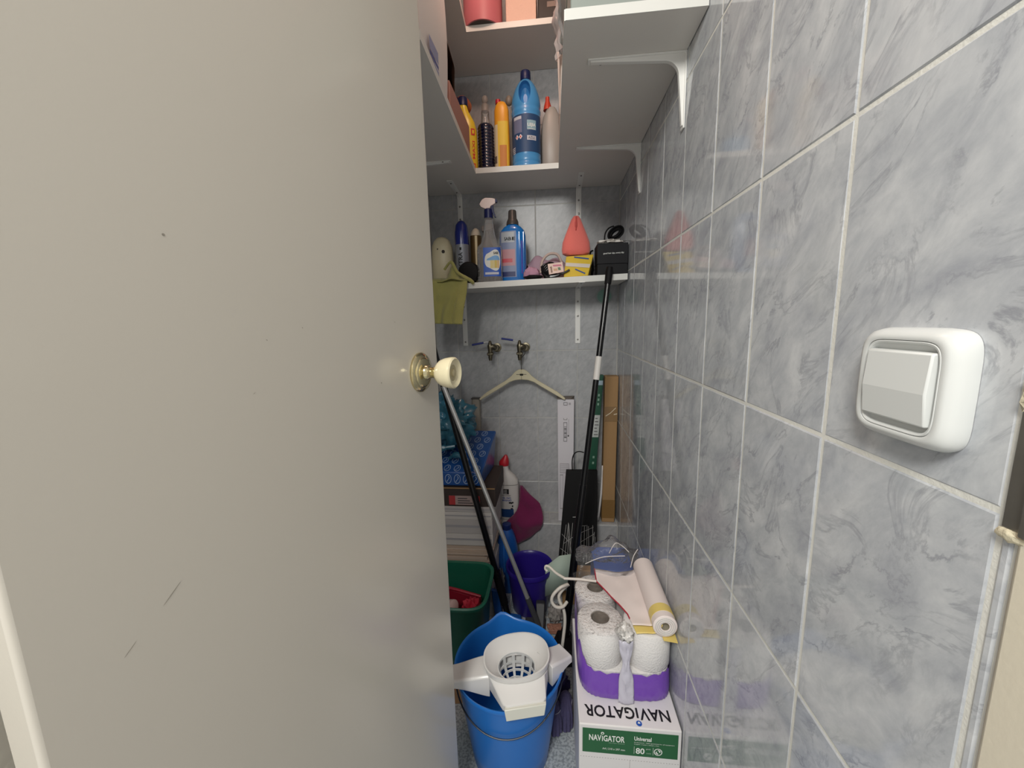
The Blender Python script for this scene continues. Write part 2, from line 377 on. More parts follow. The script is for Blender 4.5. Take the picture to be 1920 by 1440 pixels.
# ---- light switch on the right wall
sw = thing('light_switch', 'white square rocker light switch on the grey tiled wall', 'switch', (XR, .315, 1.077))
def swring(x, hy, hz, n=6, segs=48): return [(XR-x, p[0], p[1]) for p in [(.3155+q[0], 1.077+q[1]) for q in ring((0, 0), 0, hy, hz, n, segs)]]
MB().loft([swring(0, .0415, .0425), swring(.004, .0420, .0430), swring(.010, .0405, .0415), swring(.0145, .0372, .0382), swring(.0155, .0345, .0355), swring(.0150, .0320, .0340), swring(.0120, .0316, .0336)], False, False).build('frame', SWITCHW, sw)
MB().loft([swring(.0145, .0316, .0336), swring(.0150, .0310, .0330), swring(.0146, .0300, .0318), swring(.0115, .0296, .0312), swring(.0105, .029, .03)], False, True).build('inner_bezel', SWITCHW, sw)
y0, y1, z0, z1 = .3155-.0275, .3155+.0275, 1.077-.0265, 1.077+.0265
xa, xm, xb, xk = XR-.0145, XR-.0165, XR-.0190, XR-.0100
prof = [(xk, z1), (xa, z1-.001), (XR-.0165, 1.079), (XR-.0205, z0+.0015), (XR-.0195, z0), (xk, z0)]
prof = [(xk, z1), (XR-.0165, z1-.0005), (XR-.0172, z1-.002), (XR-.0190, 1.0745), (XR-.0168, z0+.001), (xk, z0)]
MB().prism(prof, lambda p, t: (p[0], t, p[1]), y0, y1).build('rocker', SWITCHW, sw, bevel=.0012, bseg=2, smooth=6)

# ================================================================= SHELVES AND BRACKETS
def u_shelf(name, label, z, xi_l, xi_r, yr, yf_l, yf_r, th=.018):
    s = thing(name, label, 'shelf', (0, YB, z))
    poly = [(XL+.002, yf_l), (xi_l+.026, yf_l), (xi_l, yr), (xi_r, yr), (xi_r, yf_r), (XR-.001, yf_r), (XR-.001, YB-.002), (XL+.002, YB-.002)]
    MB().prism(poly, lambda p, t: (p[0], p[1], t), z, z+th).build('board', SHELF, s, smooth=0)
    e = .0012
    MB().box((( xi_r+XR)/2, yf_r-e/2, z+th/2), (XR-xi_r-.002, e, th)).build('edge_band', EDGE, s)
    MB().box(((xi_l+xi_r)/2, yr-e/2, z+th/2), (xi_r-xi_l, e, th)).build('edge_band', EDGE, s)
    MB().box((xi_r-e/2, (yr+yf_r)/2, z+th/2), (e, yr-yf_r, th)).build('edge_band', EDGE, s)
    p = [(xi_l+.026, yf_l), (xi_l+.026+e, yf_l), (xi_l+e, yr), (xi_l, yr)]
    MB().prism(p, lambda q, t: (q[0], q[1], t), z, z+th).build('edge_band', EDGE, s)
    return s
u_shelf('corner_shelf', 'lower U-shaped white shelf above head height round three tiled walls', 1.66, -.271, .025, 1.4665, .80, .791)
u_shelf('corner_shelf', 'upper U-shaped white shelf at the top edge of the photo carrying the red tin', 2.096, -.283, .02, 1.447, 1.0, .95)
ZMF = lambda x: 1.2885+.0243*x
ms = thing('wall_shelf', 'straight white shelf on the back wall holding spray bottles and the black box', 'shelf', (0, YB, 1.2885))
hx = lambda y0, y1, dz0, dz1: [(XL+.003, y0, ZMF(XL)+dz0), (.2665, y0, ZMF(.2665)+dz0), (.2665, y1, ZMF(.2665)+dz0), (XL+.003, y1, ZMF(XL)+dz0),
                               (XL+.003, y0, ZMF(XL)+dz1), (.2665, y0, ZMF(.2665)+dz1), (.2665, y1, ZMF(.2665)+dz1), (XL+.003, y1, ZMF(XL)+dz1)]
MB().hexa(hx(1.4612, YB-.002, -.021, 0)).build('board', SHELF, ms, smooth=0)
MB().hexa(hx(1.46, 1.4612, -.021, 0)).build('edge_band', EDGE, ms, smooth=0)

def fillet_L(la, lb, t, ta, r, n=8):
    """L outline: horizontal arm la along -a, vertical arm lb down, thickness t, fillet r; (a,b) with the corner at 0,0"""
    P = [(0, 0), (la, 0), (la, -ta)]
    cx, cy = t+r, -t-r
    for k in range(n+1):
        a = math.pi/2+math.pi/2*k/n
        P.append((cx+r*math.cos(a), cy+r*math.sin(a)))
    P += [(ta, -lb), (0, -lb)]
    return P
def bracket(label, at, d, la, lb, w=.019):
    """white shelf bracket; at = corner of wall and shelf underside, d = direction out from the wall"""
    a = Vector(at); d = Vector(d); sd = Vector((d.y, -d.x, 0))
    b = thing('shelf_bracket', label, 'bracket', at, 'white brackets under the shelves')
    f = lambda wd: (lambda p, t: tuple(a+d*p[0]+Vector((0, 0, p[1]))+sd*(t*wd)))
    MB().prism(fillet_L(la, lb, .0035, .003, .004), f(w), -.5, .5).build('plate', BRACK, b, bevel=.001, smooth=50)
    MB().prism(fillet_L(la-.006, lb-.006, .0140, .0050, .030, 10), f(.0105), -.5, .5).build('rib', BRACK, b, bevel=.0012, smooth=50)
    for q in (.14, .86):
        axis_lathe(a+d*(la*q)+sd*.0068+Vector((0, 0, -.0034)), (0, 0, -1), [(0, .0028), (.0008, .0028), (.001, .0015)], 10).build('screw', SCREWD, b)
    axis_lathe(a+sd*.0068+d*.0034+Vector((0, 0, -lb*.88)), d, [(0, .0028), (.0008, .0028), (.001, .0015)], 10).build('screw', SCREWD, b)
for lb_, y in (('bracket on the right wall nearest the camera, under the lower corner shelf', .908), ('second bracket on the right wall, deeper in under the lower corner shelf', 1.316)):
    bracket('white '+lb_, (XR, y, 1.66), (-1, 0, 0), .196, .143)
bracket('white bracket on the left wall half hidden behind the door edge', (XL, 1.347, 1.66), (1, 0, 0), .18, .143)
def strap(label, x, z, la, lb, kink=0):
    """flat pressed strap bracket on the back wall"""
    b = thing('strap_bracket', label, 'bracket', (x, YB, z), 'flat brackets on the back wall')
    f = lambda wd: (lambda p, t: (x+t*wd+kink*max(0, -p[1])/lb, YB-p[0], z+p[1]))
    MB().prism(fillet_L(la, lb, .0035, .003, .018, 8), f(.021), -.5, .5).build('strap', BRACK, b, bevel=.001, smooth=50)
    MB().prism(fillet_L(la*.6, lb*.55, .008, .0035, .022, 8), f(.007), -.5, .5).build('rib', BRACK, b, bevel=.001, smooth=50)
    for q in (.25, .5, .93):
        axis_lathe((x+kink*q, YB-.0034-(.0042 if q < .54 else 0), z-lb*q), (0, -1, 0), [(0, .004), (.001, .0038), (.0014, .002)], 10).build('screw', mat('screw_grey', '#8B8984', .4, metal=.6), b)
    for q in (.3, .85):
        axis_lathe((x, YB-la*q, z-.0034-(.0044 if q < .6 else 0)), (0, 0, -1), [(0, .0035), (.001, .003)], 10).build('screw', SCREWD, b)
strap('left flat bracket on the back wall between the lower corner shelf and the aerosols', -.380, 1.66, .166, .20)
strap('right flat bracket on the back wall directly above the coral cone', .107, 1.66, .163, .20)
strap('left flat bracket on the back wall below the straight shelf, beside the yellow cloth', -.380, ZMF(-.38)-.021, .20, .222)
strap('right flat bracket on the back wall below the straight shelf, near the broom pole', .105, ZMF(.105)-.021, .235, .232)

# ================================================================= BOTTLES ON THE LOWER CORNER SHELF (top z = 1.678)
ZU = 1.6781
# blue bleach jug with a hollow handle in its shoulder
c = (-.091, 1.535)
j = thing('bleach_jug', 'large blue bleach jug with a dark cap and an oval handle hole', 'bottle', (c[0], c[1], ZU))
prof = [(0, .048), (.004, .052), (.020, .053), (.024, .0505), (.030, .0525), (.038, .052), (.044, .0505), (.050, .0515), (.178, .0515), (.183, .0500), (.189, .0525), (.196, .0530), (.202, .0505), (.207, .0505), (.213, .0525), (.225, .052),
        (.240, .0495), (.256, .045), (.272, .039), (.286, .0315), (.297, .0235), (.303, .0165), (.318, .0155)]
body = MB(); lathe(c, [(ZU+z, r, r*.93) for z, r in prof], segs=40, mb=body)
jb = body.build('body', mat('bleach_blue', '#4A93CC', .3, coat=.2), j)
# the oval hand hole: a cutter bores right through the shoulder, a grip stays at the back
cut = MB().loft([[(c[0]-.002+.0215*math.cos(a)*k, c[1]-.075+t, ZU+.2530+.042*math.sin(a)*k) for a in (2*math.pi*i/28 for i in range(28))] for t, k in ((0, 1.25), (.035, 1.0), (.068, .92), (.080, .75), (.086, .35))], True, True)
hm = mat('jug_hollow', '#3F86C0', .35)
cm = bpy.data.meshes.new('c'); cm.from_pydata([tuple(Vector(p)-ORI[j.name]) for p in cut.v], [], cut.f); fixn(cm); fixn(jb.data); co = bpy.data.objects.new('c', cm); COL.objects.link(co); co.location = j.location
co.data.materials.append(hm)
bpy.context.view_layer.update()
md = jb.modifiers.new('hole', 'BOOLEAN'); md.operation = 'DIFFERENCE'; md.object = co; md.solver = 'EXACT'
bpy.context.view_layer.update()
dg = bpy.context.evaluated_depsgraph_get(); nm = bpy.data.meshes.new_from_object(jb.evaluated_get(dg)); jb.modifiers.clear(); jb.data = nm
bpy.data.objects.remove(co)
lathe(c, [(ZU+.303, .0172), (ZU+.306, .0185), (ZU+.330, .0180), (ZU+.333, .0160)], segs=28).build('cap', mat('cap_navy', '#16204F', .4), j)
lab = patch(c, ZU+.052, ZU+.176, .0515, .048, R(-172), R(-8), segs=24).build('label', mat('label_navy', '#26466F', .5), j, label='dark blue printed label')
patch(c, ZU+.116, ZU+.168, .0518, .0483, R(-142), R(-104), segs=8).build('text_panel', mat('label_grey', '#6F7390', .6), lab)
patch(c, ZU+.160, ZU+.170, .0520, .0485, R(-142), R(-106), segs=8).build('text_panel', mat('label_pale', '#C9CBD4', .6), lab)
patch(c, ZU+.124, ZU+.155, .0518, .0483, R(-84), R(-46), segs=8).build('text_panel', mat('label_teal', '#8FB0BC', .6), lab)
patch(c, ZU+.090, ZU+.105, .0518, .0483, R(-84), R(-46), segs=8).build('text_panel', mat('label_pale', '#C9CBD4', .6), lab)
text_round('lettering', lab, 'LEJIA', c, ZU+.138, .0521, .0486, R(-65), .013, INKW, w=.030)
text_round('lettering', lab, 'LIMPIEZA', c, ZU+.126, .0521, .0486, R(-65), .004, INKW, w=.028)
text_round('lettering', lab, 'AZUL', c, ZU+.0975, .0521, .0486, R(-65), .009, INK, w=.026)
for a in (-126, -110):
    q = [ring(c, ZU+.103+dz, .0522, .0487, 2, 1, 0, R(a+da), R(a+da+.1), False)[0] for da, dz in ((0, -.0085), (7.5, 0), (0, .0085), (-7.5, 0))]
    MB().add(q, [(0, 1, 2, 3)]).build('hazard_mark', mat('hazard_white', '#EBDCDC', .6), lab, smooth=0)
    q = [ring(c, ZU+.103+dz, .0525, .0490, 2, 1, 0, R(a+da), R(a+da+.1), False)[0] for da, dz in ((0, -.005), (2.5, -.001), (1.8, .003), (-1.8, .003), (-2.5, -.001))]
    MB().add(q, [(0, 1, 2, 3, 4)]).build('hazard_mark', INKR, lab, smooth=0)
for k in range(4):
    patch(c, ZU+.070-.006*k, ZU+.073-.006*k, .0519, .0484, R(-160+k*2), R(-136), segs=5, mb=None).build('text_line', mat('label_pale', '#C9CBD4', .6), lab)

# orange and yellow bottle
c = (-.180, 1.535)
b = thing('cleaner_bottle', 'orange and yellow flat bottle with a red tip left of the bleach jug', 'bottle', (c[0], c[1], ZU))
OY = mat('bottle_orange', '#E9A02C', .35)
prof = [(0, .026, .019), (.004, .028, .021), (.09, .028, .021), (.14, .0275, .021), (.18, .0268, .021), (.212, .0262, .0205), (.226, .022, .018), (.236, .0155, .014), (.239, .012, .011)]
lathe(c, [(ZU+z, x, y) for z, x, y in prof], n=2.6, segs=32).build('body', OY, b)
patch(c, ZU+.006, ZU+.16, .0282, .0212, R(-175), R(-112), n=2.6, segs=10).build('label', mat('label_cream', '#D9C9A8', .55), b)
patch(c, ZU+.03, ZU+.055, .0284, .0214, R(-165), R(-122), n=2.6, segs=8).build('barcode', mat('barcode_grey', '#6E6258', .6), b)
patch(c, ZU+.006, ZU+.17, .0282, .0212, R(-111), R(-40), n=2.6, segs=10).build('label', mat('label_yellow', '#E8C23C', .5), b)
patch(c, ZU+.012, ZU+.09, .0284, .0214, R(-100), R(-55), n=2.6, segs=10).build('picture', mat('label_orange', '#CC8238', .5), b)
lathe((c[0]-.012, c[1]), [(ZU+.236, .010), (ZU+.249, .009), (ZU+.251, .006)], segs=16).build('cap', mat('cap_red', '#B8222E', .35), b)
# two clear trigger bottles, only their pale heads stand clear of the dark wall
def clear_bottle(name, label, c, h, liquid):
    b = thing(name, label, 'bottle', (c[0], c[1], ZU))
    lathe(c, [(ZU, .027), (ZU+.003, .030)]+[p for k in range(14) for p in ((ZU+.008+k*.0105, .0302), (ZU+.012+k*.0105, .0285), (ZU+.0150+k*.0105, .0285))]+[(ZU+.156, .030), (ZU+.165, .027), (ZU+.170, .020)], segs=28).build('body', liquid, b)
    lathe(c, [(ZU+.168, .020), (ZU+.180, .0165), (ZU+.20, .0145), (ZU+.212, .0150), (ZU+.216, .0115)], segs=24).build('neck', CLEARB, b)
    lathe(c, [(ZU+.214, .0135), (ZU+.236, .0125), (ZU+.240, .009)], segs=20).build('cap', mat('cap_frost', '#A79F97', .4, alpha=.55), b)
    MB().ball((c[0], c[1], ZU+.254), (.0115, .0115, .014), 16, 10).build('dome', mat('cap_frost', '#A79F97', .4), b)
    return b
clear_bottle('ribbed_bottle', 'dark navy ribbed bottle with a clear neck on the corner shelf', (-.240, 1.535), .26, mat('navy_glass', '#0C1230', .1, coat=.6))
b = thing('dropper_bottle', 'slim clear bottle top just behind the orange bottle', 'bottle', (-.158, 1.595, ZU))
lathe((-.158, 1.595), [(ZU, .024), (ZU+.2, .024), (ZU+.235, .014), (ZU+.25, .012)], segs=20).build('body', mat('frost_body', '#9B948C', .35, alpha=.5), b)
MB().ball((-.158, 1.595, ZU+.275), (.0135, .0135, .018), 16, 10).build('dome', mat('cap_frost2', '#8F8274', .4), b)
# yellow bottle with MAXI down its side
c = (-.318, 1.515)
b = thing('detergent_bottle', 'yellow bottle with red MAXI lettering and a navy cap', 'bottle', (c[0], c[1], ZU))
YE = mat('bottle_yellow', '#EBCB33', .32)
prof = [(0, .046, .026), (.004, .049, .028), (.10, .049, .028), (.148, .047, .028), (.172, .041, .026), (.192, .030, .022), (.208, .021, .0185), (.222, .0165, .0165), (.228, .016, .016)]
lathe(c, [(ZU+z, x, y) for z, x, y in prof], n=2.5, segs=36).build('body', YE, b)
lathe(c, [(ZU+.226, .0185), (ZU+.252, .0175), (ZU+.256, .014)], segs=22).build('cap', mat('cap_navy', '#16204F', .4), b)
text_round('lettering', b, 'MAXI', c, ZU+.072, .049, .028, R(-42), .014, INKR, w=.060, vertical=True, n=2.5)
for z in (ZU+.016, ZU+.132):
    mb = patch(c, z-.011, z+.011, .0494, .0284, R(-56), R(-32), n=2.5, segs=4); mb.build('red_block', INKR, b)
    patch(c, z-.006, z+.006, .0497, .0287, R(-50), R(-38), n=2.5, segs=3).build('red_block', YE, b)
patch(c, ZU+.078, ZU+.130, .0494, .0284, R(-130), R(-72), n=2.5, segs=8).build('label', mat('label_olive', '#B4A83E', .5), b)
for z, a0, a1 in ((.136, -138, -74), (.148, -128, -76), (.060, -100, -74), (.040, -88, -74)):
    patch(c, ZU+z, ZU+z+.0035, .0495, .0285, R(a0), R(a1), n=2.5, segs=7).build('text_line', INK, b)
patch(c, ZU+.165, ZU+.195, .0455, .0275, R(-128), R(-98), n=2.5, segs=5).build('logo_patch', mat('label_redorange', '#D8642E', .5), b)
# orange trigger bottle behind it
c = (-.345, 1.60)
b = thing('trigger_bottle', 'spray bottle with a round orange head and navy trigger behind the yellow bottle', 'bottle', (c[0], c[1], ZU))
lathe(c, [(ZU, .03), (ZU+.15, .03), (ZU+.19, .018), (ZU+.22, .014), (ZU+.24, .014)], segs=20).build('body', mat('spray_orange', '#C96B34', .35), b)
axis_lathe((c[0]+.008, c[1]-.030, ZU+.270), (.25, 1, 0), [(0, .018), (.004, .026), (.02, .028), (.04, .026), (.05, .014)], 24).build('head', mat('spray_orange2', '#D0703A', .4), b)
MB().tube([(c[0]-.006, c[1]-.03, ZU+.285), (c[0]-.018, c[1]-.045, ZU+.262), (c[0]-.026, c[1]-.048, ZU+.236)], .006, spline=4).build('trigger', mat('cap_navy', '#16204F', .4), b)
# grey-white bottle with red spout
c = (.0, 1.585)
b = thing('toilet_cleaner', 'greyish white bottle with an orange-red spout right of the bleach jug', 'bottle', (c[0], c[1], ZU))
prof = [(0, .036, .022), (.005, .040, .025), (.13, .040, .025), (.165, .038, .025), (.20, .031, .022), (.222, .021, .018), (.232, .0145, .014)]
lathe(c, [(ZU+z, x-0, y) for z, x, y in prof], n=2.4, segs=30).build('body', mat('bottle_greywhite', '#A29A92', .4), b)
lathe((c[0]-.014, c[1]), [(ZU+.226, .0155), (ZU+.240, .0135), (ZU+.258, .008), (ZU+.270, .0075), (ZU+.272, .005)], segs=18).build('spout', mat('spout_red', '#C6402C', .35), b)
# flat white carton standing at the inner edge on the right
b = thing('flat_carton', 'narrow pale carton standing at the inner edge of the corner shelf beside the bleach', 'box', (.10, 1.36, ZU))
MB().lohi((.0245, 1.18, ZU), (.16, 1.42, ZU+.165)).build('box_body', mat('card_pale', '#DCCFC4', .6), b, bevel=.003)
MB().lohi((.0240, 1.182, ZU+.10), (.0246, 1.418, ZU+.104)).build('flap_seam', mat('card_seam', '#A8937F', .7), b)
# big pale box on the right arm
b = thing('storage_box', 'grey-green flat box at the very top right on the corner shelf', 'box', (.15, .95, ZU))
MB().lohi((.036, .815, ZU), (.262, 1.12, ZU+.14)).build('box_body', mat('box_greygreen', '#8E9690', .5), b, bevel=.003)
MB().lohi((.034, .813, ZU+.14), (.264, 1.122, ZU+.162)).build('lid', mat('box_greygreen2', '#9AA39C', .5), b, bevel=.003)
# left arm: white box with blue print, black bag, pink carton
b = thing('printed_carton', 'tall white carton with a blue printed patch beside the door top', 'box', (-.37, .98, ZU))
mb = MB(); mb.loft([[(-.47, .82, z), (-.283+.010*math.sin(math.pi*q), .82, z), (-.277+.014*math.sin(math.pi*q), 1.0, z), (-.284+.010*math.sin(math.pi*q), 1.135, z), (-.47, 1.135, z)] for q, z in ((k/8, ZU+.40*k/8) for k in range(9))])
pc = mb.build('box_body', mat('carton_white', '#D7D6D4', .5), b, smooth=30)
for z0, z1, m in ((.056, .082, '#8790B0'), (.044, .053, '#4B5890'), (.020, .041, '#8C95B4')):
    MB().add([(-.2655, .936, ZU+z0), (-.2640, 1.000, ZU+z0), (-.2640, 1.000, ZU+z1), (-.2655, .936, ZU+z1)], [(0, 1, 2, 3)]).build('blue_print', mat('print_'+m[1:], m, .6), pc, smooth=0)
b = thing('black_sack', 'shiny black plastic sack slumped on the left arm of the corner shelf', 'bag', (-.39, 1.30, ZU))
MB().ball((-.385, 1.290, ZU+.155), (.066, .105, .118), 28, 20, .34, 2.3, 4).build('sack', mat('sack_black', '#100E0F', .22, coat=.3), b)
MB().sheet(lambda u, v: (-.335+.045*v+.008*math.sin(7*u), 1.20+.17*u, ZU+.325-.13*u-.09*v*v+.010*math.sin(11*u+3*v)), 14, 6).build('loose_fold', mat('sack_brown', '#5F4A3E', .2, coat=.4), b, solid=.001)
b = thing('pink_carton', 'low brownish-pink carton in front of the black sack on the corner shelf', 'box', (-.30, 1.27, ZU))
MB().lohi((-.302, 1.15, ZU), (-.2755, 1.405, ZU+.108)).build('box_body', mat('carton_pink', '#A5776B', .55), b, bevel=.002)
MB().lohi((-.301, 1.151, ZU+.108), (-.2765, 1.404, ZU+.1095)).build('lid', mat('carton_pink2', '#C49A8C', .55), b)
# upper corner shelf: tin, carton, dark carton, plastic bag
Z2 = 2.1142
b = thing('round_tin', 'dull red round tin standing half over the edge of the upper corner shelf', 'tin', (-.222, 1.55, Z2))
lathe((-.230, 1.489), [(Z2, .062), (Z2+.0006, .066), (Z2+.20, .066), (Z2+.203, .062)], segs=44, capa=False).build('tin_body', mat('tin_red', '#B4626A', .45), b)
lathe((-.230, 1.489), [(Z2+.0002, .050), (Z2+.0002, .0635), (Z2+.003, .060)], segs=44).build('tin_base', mat('tin_base', '#3A302A', .5), b, label='dark recessed tin base')
b = thing('textured_carton', 'pinkish embossed carton between the red tin and the dark one', 'box', (-.095, 1.54, Z2))
MB().lohi((-.150, 1.472, Z2), (-.048, 1.62, Z2+.13)).build('box_body', mat('carton_emboss', '#D9B7A6', .6, bump=.6, bscale=120), b, bevel=.003)
MB().lohi((-.149, 1.4712, Z2+.085), (-.049, 1.4722, Z2+.088)).build('seam', mat('card_seam', '#A8937F', .7), b)
b = thing('dark_carton', 'black carton with a small grey label at the right end of the upper shelf', 'box', (-.01, 1.54, Z2))
MB().lohi((-.042, 1.475, Z2), (.045, 1.62, Z2+.12)).build('box_body', mat('carton_black', '#1C1716', .5), b, bevel=.003)
MB().lohi((-.012, 1.4742, Z2+.050), (.018, 1.4752, Z2+.066)).build('label', mat('label_grey2', '#7D6F68', .6), b)
b = thing('plastic_bag', 'crinkled pinkish clear plastic bag hanging down from the upper shelf', 'bag', (.02, 1.15, Z2))
def bagf(u, v):
    z = 2.12-.30*v; y = 1.10+.16*u*(1-.5*v); w = .012*noise.noise(Vector((u*4, v*7, 2)))+.006*noise.noise(Vector((u*13, v*17, 5)))
    return (.010+.012*v+w+.006*math.sin(6*u), y, z)
MB().sheet(bagf, 16, 26).build('bag_skin', film('bag_film', '#F6DCD6', .3, .18, .8, 70, .30), b, smooth=60)
MB().tube([(.020, 1.16, 1.835), (.021, 1.17, 1.78), (.0235, 1.19, 1.70)], [.004, .0008], 8, spline=5).build('twisted_tail', mat('bag_tail', '#D9C2B6', .4), b)

# ================================================================= THINGS ON THE STRAIGHT SHELF
def MZ(x): return ZMF(x)+.0003
# cream oval dispenser, its lower half behind the cloth
c = (-.428, 1.545); z0 = MZ(-.428)
b = thing('cream_dispenser', 'cream rounded plastic dispenser with two dark holes behind the yellow-green cloth', 'dispenser', (c[0], c[1], z0))
lathe(c, [(z0, .040, .030), (z0+.004, .043, .032), (z0+.10, .043, .032), (z0+.150, .040, .030), (z0+.172, .031, .024), (z0+.184, .018, .015), (z0+.187, .005)], n=2.4, segs=32).build('shell', mat('dispenser_cream', '#C9BE9F', .4), b)
for dx, z, r in ((-.010, .138, .0025), (.012, .128, .0065)):
    axis_lathe((c[0]+dx, c[1]-.0315, z0+z), (0, -1, 0), [(0, r), (.0012, r*.9), (.0016, r*.3)], 14).build('hole', mat('hole_brown', '#2E241C', .6), b)
# blue aerosol with grey lower half
def aerosol(name, label, c, r, h, body, cap, hb):
    z0 = MZ(c[0]); b = thing(name, label, 'aerosol can', (c[0], c[1], z0))
    lathe(c, [(z0, r*.94), (z0+.003, r), (z0+hb, r)], segs=28).build('can', body, b)
    lathe(c, [(z0+hb, r*.99), (z0+h-.045, r*.98), (z0+h-.018, r*.84), (z0+h-.005, r*.5), (z0+h, r*.2)], segs=28).build('cap', cap, b)
    return b, z0
b, z0 = aerosol('air_freshener', 'aerosol with a domed navy cap and a grey body lettered upwards', (-.346, 1.535), .0265, .240, mat('can_grey', '#8F929B', .35, metal=.3), mat('cap_blue', '#1B2A7C', .25, coat=.3), .150)
text_round('lettering', b, 'EXTRA', (-.346, 1.535), z0+.085, .0265, .0265, R(-95), .016, INK, w=.07, vertical=True)
patch((-.346, 1.535), z0+.128, z0+.138, .0265, .0265, R(-100), R(-84), segs=4).build('mark', INK, b)
c = (-.297, 1.565)
b, z0 = aerosol('gold_aerosol', 'brown-gold aerosol can with a pale cap between the navy cap and the trigger bottle', c, .0225, .215, mat('can_gold', '#6E5836', .3, metal=.5), mat('cap_pale', '#C9C1AE', .4), .186)
patch(c, z0+.01, z0+.184, .0226, .0226, R(-88), R(-66), segs=4).build('pale_stripe', mat('can_stripe', '#D8CBA4', .4), b)
# clear trigger spray bottle
c = (-.2345, 1.504); z0 = MZ(c[0])
b = thing('trigger_spray', 'clear trigger spray bottle with a pink-white nozzle head and blue label', 'bottle', (c[0], c[1], z0))
prof = [(0, .044, .026), (.004, .047, .028), (.118, .047, .028), (.132, .043, .026), (.142, .032, .022), (.175, .021, .019), (.205, .0165, .0165), (.232, .0145, .0145), (.240, .0135, .0135)]
lathe(c, [(z0+z, x, y) for z, x, y in prof], n=3.2, segs=36, capb=False).build('body', CLEARB, b)
for k in range(5):
    MB().tube([ring(c, z0+.02+.022*k, .0465, .0275, 3.2, 36, 0, R(-178), R(-135), False)[i] for i in range(0, 37, 4)], .0009, 6).build('grip_rib', mat('rib_clear', '#B9BBBA', .2), b)
lathe(c, [(z0+.232, .0165), (z0+.262, .0158), (z0+.266, .012)], segs=24).build('collar', mat('spray_navy', '#1A2358', .35), b)
hz = z0+.265
pr = [(-.024, .006), (-.030, .016), (-.020, .032), (-.008, .038), (.016, .036), (.026, .033), (.026, .018), (.010, .009), (.006, -.001), (-.008, -.001)]
MB().prism(pr, lambda p, t: (c[0]+p[0]*1.05, c[1]+t+p[0]*.1, hz+p[1]), -.0095, .0095).build('nozzle_head', mat('spray_pinkwhite', '#E7D6D1', .35), b, bevel=.0012, smooth=15)
MB().box((c[0]+.030, c[1], hz+.0265), (.007, .014, .011)).build('nozzle', mat('spray_navy', '#1A2358', .35), b, bevel=.001)
MB().prism([(.010, .010), (.019, .012), (.021, -.010), (.028, -.030), (.024, -.031), (.014, -.012)], lambda p, t: (c[0]+p[0], c[1]+t, hz+p[1]), -.006, .006).build('trigger', mat('spray_navy', '#1A2358', .35), b, bevel=.0012)
lb_ = patch(c, z0+.020, z0+.124, .047, .028, R(-104), R(-30), n=3.2, segs=14, eps=.0012).build('label', mat('spraylabel_blue', '#2656B4', .4), b, label='blue label with a white oval')
def oval(c, z, rx, ry, n, ac, da, dz, eps, a0=0, a1=2*math.pi, seg=30):
    mb = MB(); rows = []
    for f in (1, .75, .5, .25, .01):
        rows.append([ring(c, z+dz*f*math.sin(t), rx+eps, ry+eps, n, 1, 0, R(ac+da*f*math.cos(t)), R(ac+da*f*math.cos(t)+.1), False)[0] for t in (a0+(a1-a0)*k/seg for k in range(seg+1))])
    return mb.loft(rows, False, False, False)
oval(c, z0+.078, .047, .028, 3.2, -68, 31, .038, .0017).build('label_oval', mat('label_offwhite', '#DADCD6', .45), lb_, smooth=0)
oval(c, z0+.078, .047, .028, 3.2, -68, 25, .017, .0019, 0, math.pi, 16).build('label_arc', mat('label_skyblue', '#6FA3D6', .45), lb_, smooth=0)
for a0, a1, m in ((-88, -76, '#D9C98A'), (-75, -62, '#CDB65C'), (-61, -48, '#D6B27E')):
    patch(c, z0+.050, z0+.078, .0489, .0299, R(a0), R(a1), n=3.2, segs=3).build('label_picture', mat('lp_'+m[1:], m, .5), lb_)
patch(c, z0+.027, z0+.035, .0489, .0299, R(-98), R(-52), n=3.2, segs=6).build('label_strip', mat('label_pale', '#C9CBD4', .6), lb_)
text_round('lettering', lb_, 'SABE', c, z0+.1035, .0492, .0302, R(-66), .0085, INK, w=.021, n=3.2)
# pale trigger bottle behind it
b = thing('spare_trigger', 'faint pinkish trigger head of a bottle standing behind the clear spray', 'bottle', (-.262, 1.63, MZ(-.26)))
lathe((-.262, 1.63), [(MZ(-.26), .028), (MZ(-.26)+.15, .028), (MZ(-.26)+.19, .013), (MZ(-.26)+.215, .013)], segs=20).build('body', mat('spare_body', '#8A7468', .4), b)
MB().prism([(-.02, 0), (-.022, .02), (.01, .03), (.03, .024), (.03, .014), (.012, .004)], lambda p, t: (-.262+p[0], 1.63+t, MZ(-.26)+.215+p[1]), -.008, .008).build('nozzle_head', mat('spare_head', '#B9AAA2', .4), b, bevel=.002)
# blue liquid bottle with rounded shoulders
c = (-.150, 1.548); z0 = MZ(c[0])
b = thing('blue_bottle', 'bright blue rounded bottle with a dark screw cap right of the trigger spray', 'bottle', (c[0], c[1], z0))
prof = [(0, .048, .028), (.004, .051, .031), (.12, .051, .031), (.17, .050, .031), (.190, .045, .029), (.203, .034, .025), (.210, .022, .019), (.214, .0185, .0185)]
lathe(c, [(z0+z, x, y) for z, x, y in prof], n=2.8, segs=40).build('body', BLUELIQ, b)
lathe(c, [(z0+.212, .0235), (z0+.224, .0225), (z0+.232, .0190), (z0+.236, .0165), (z0+.262, .0150), (z0+.266, .0125)], segs=24).build('cap', mat('cap_grey', '#4E4A48', .35, metal=.2), b)
lb_ = patch(c, z0+.018, z0+.186, .051, .031, R(-152), R(-80), n=2.8, segs=14).build('label', mat('label_bluegrey', '#7A86A6', .4), b)
patch(c, z0+.145, z0+.182, .0512, .0312, R(-138), R(-86), n=2.8, segs=10).build('label_panel', mat('label_greywhite', '#A9B0B8', .4), lb_)
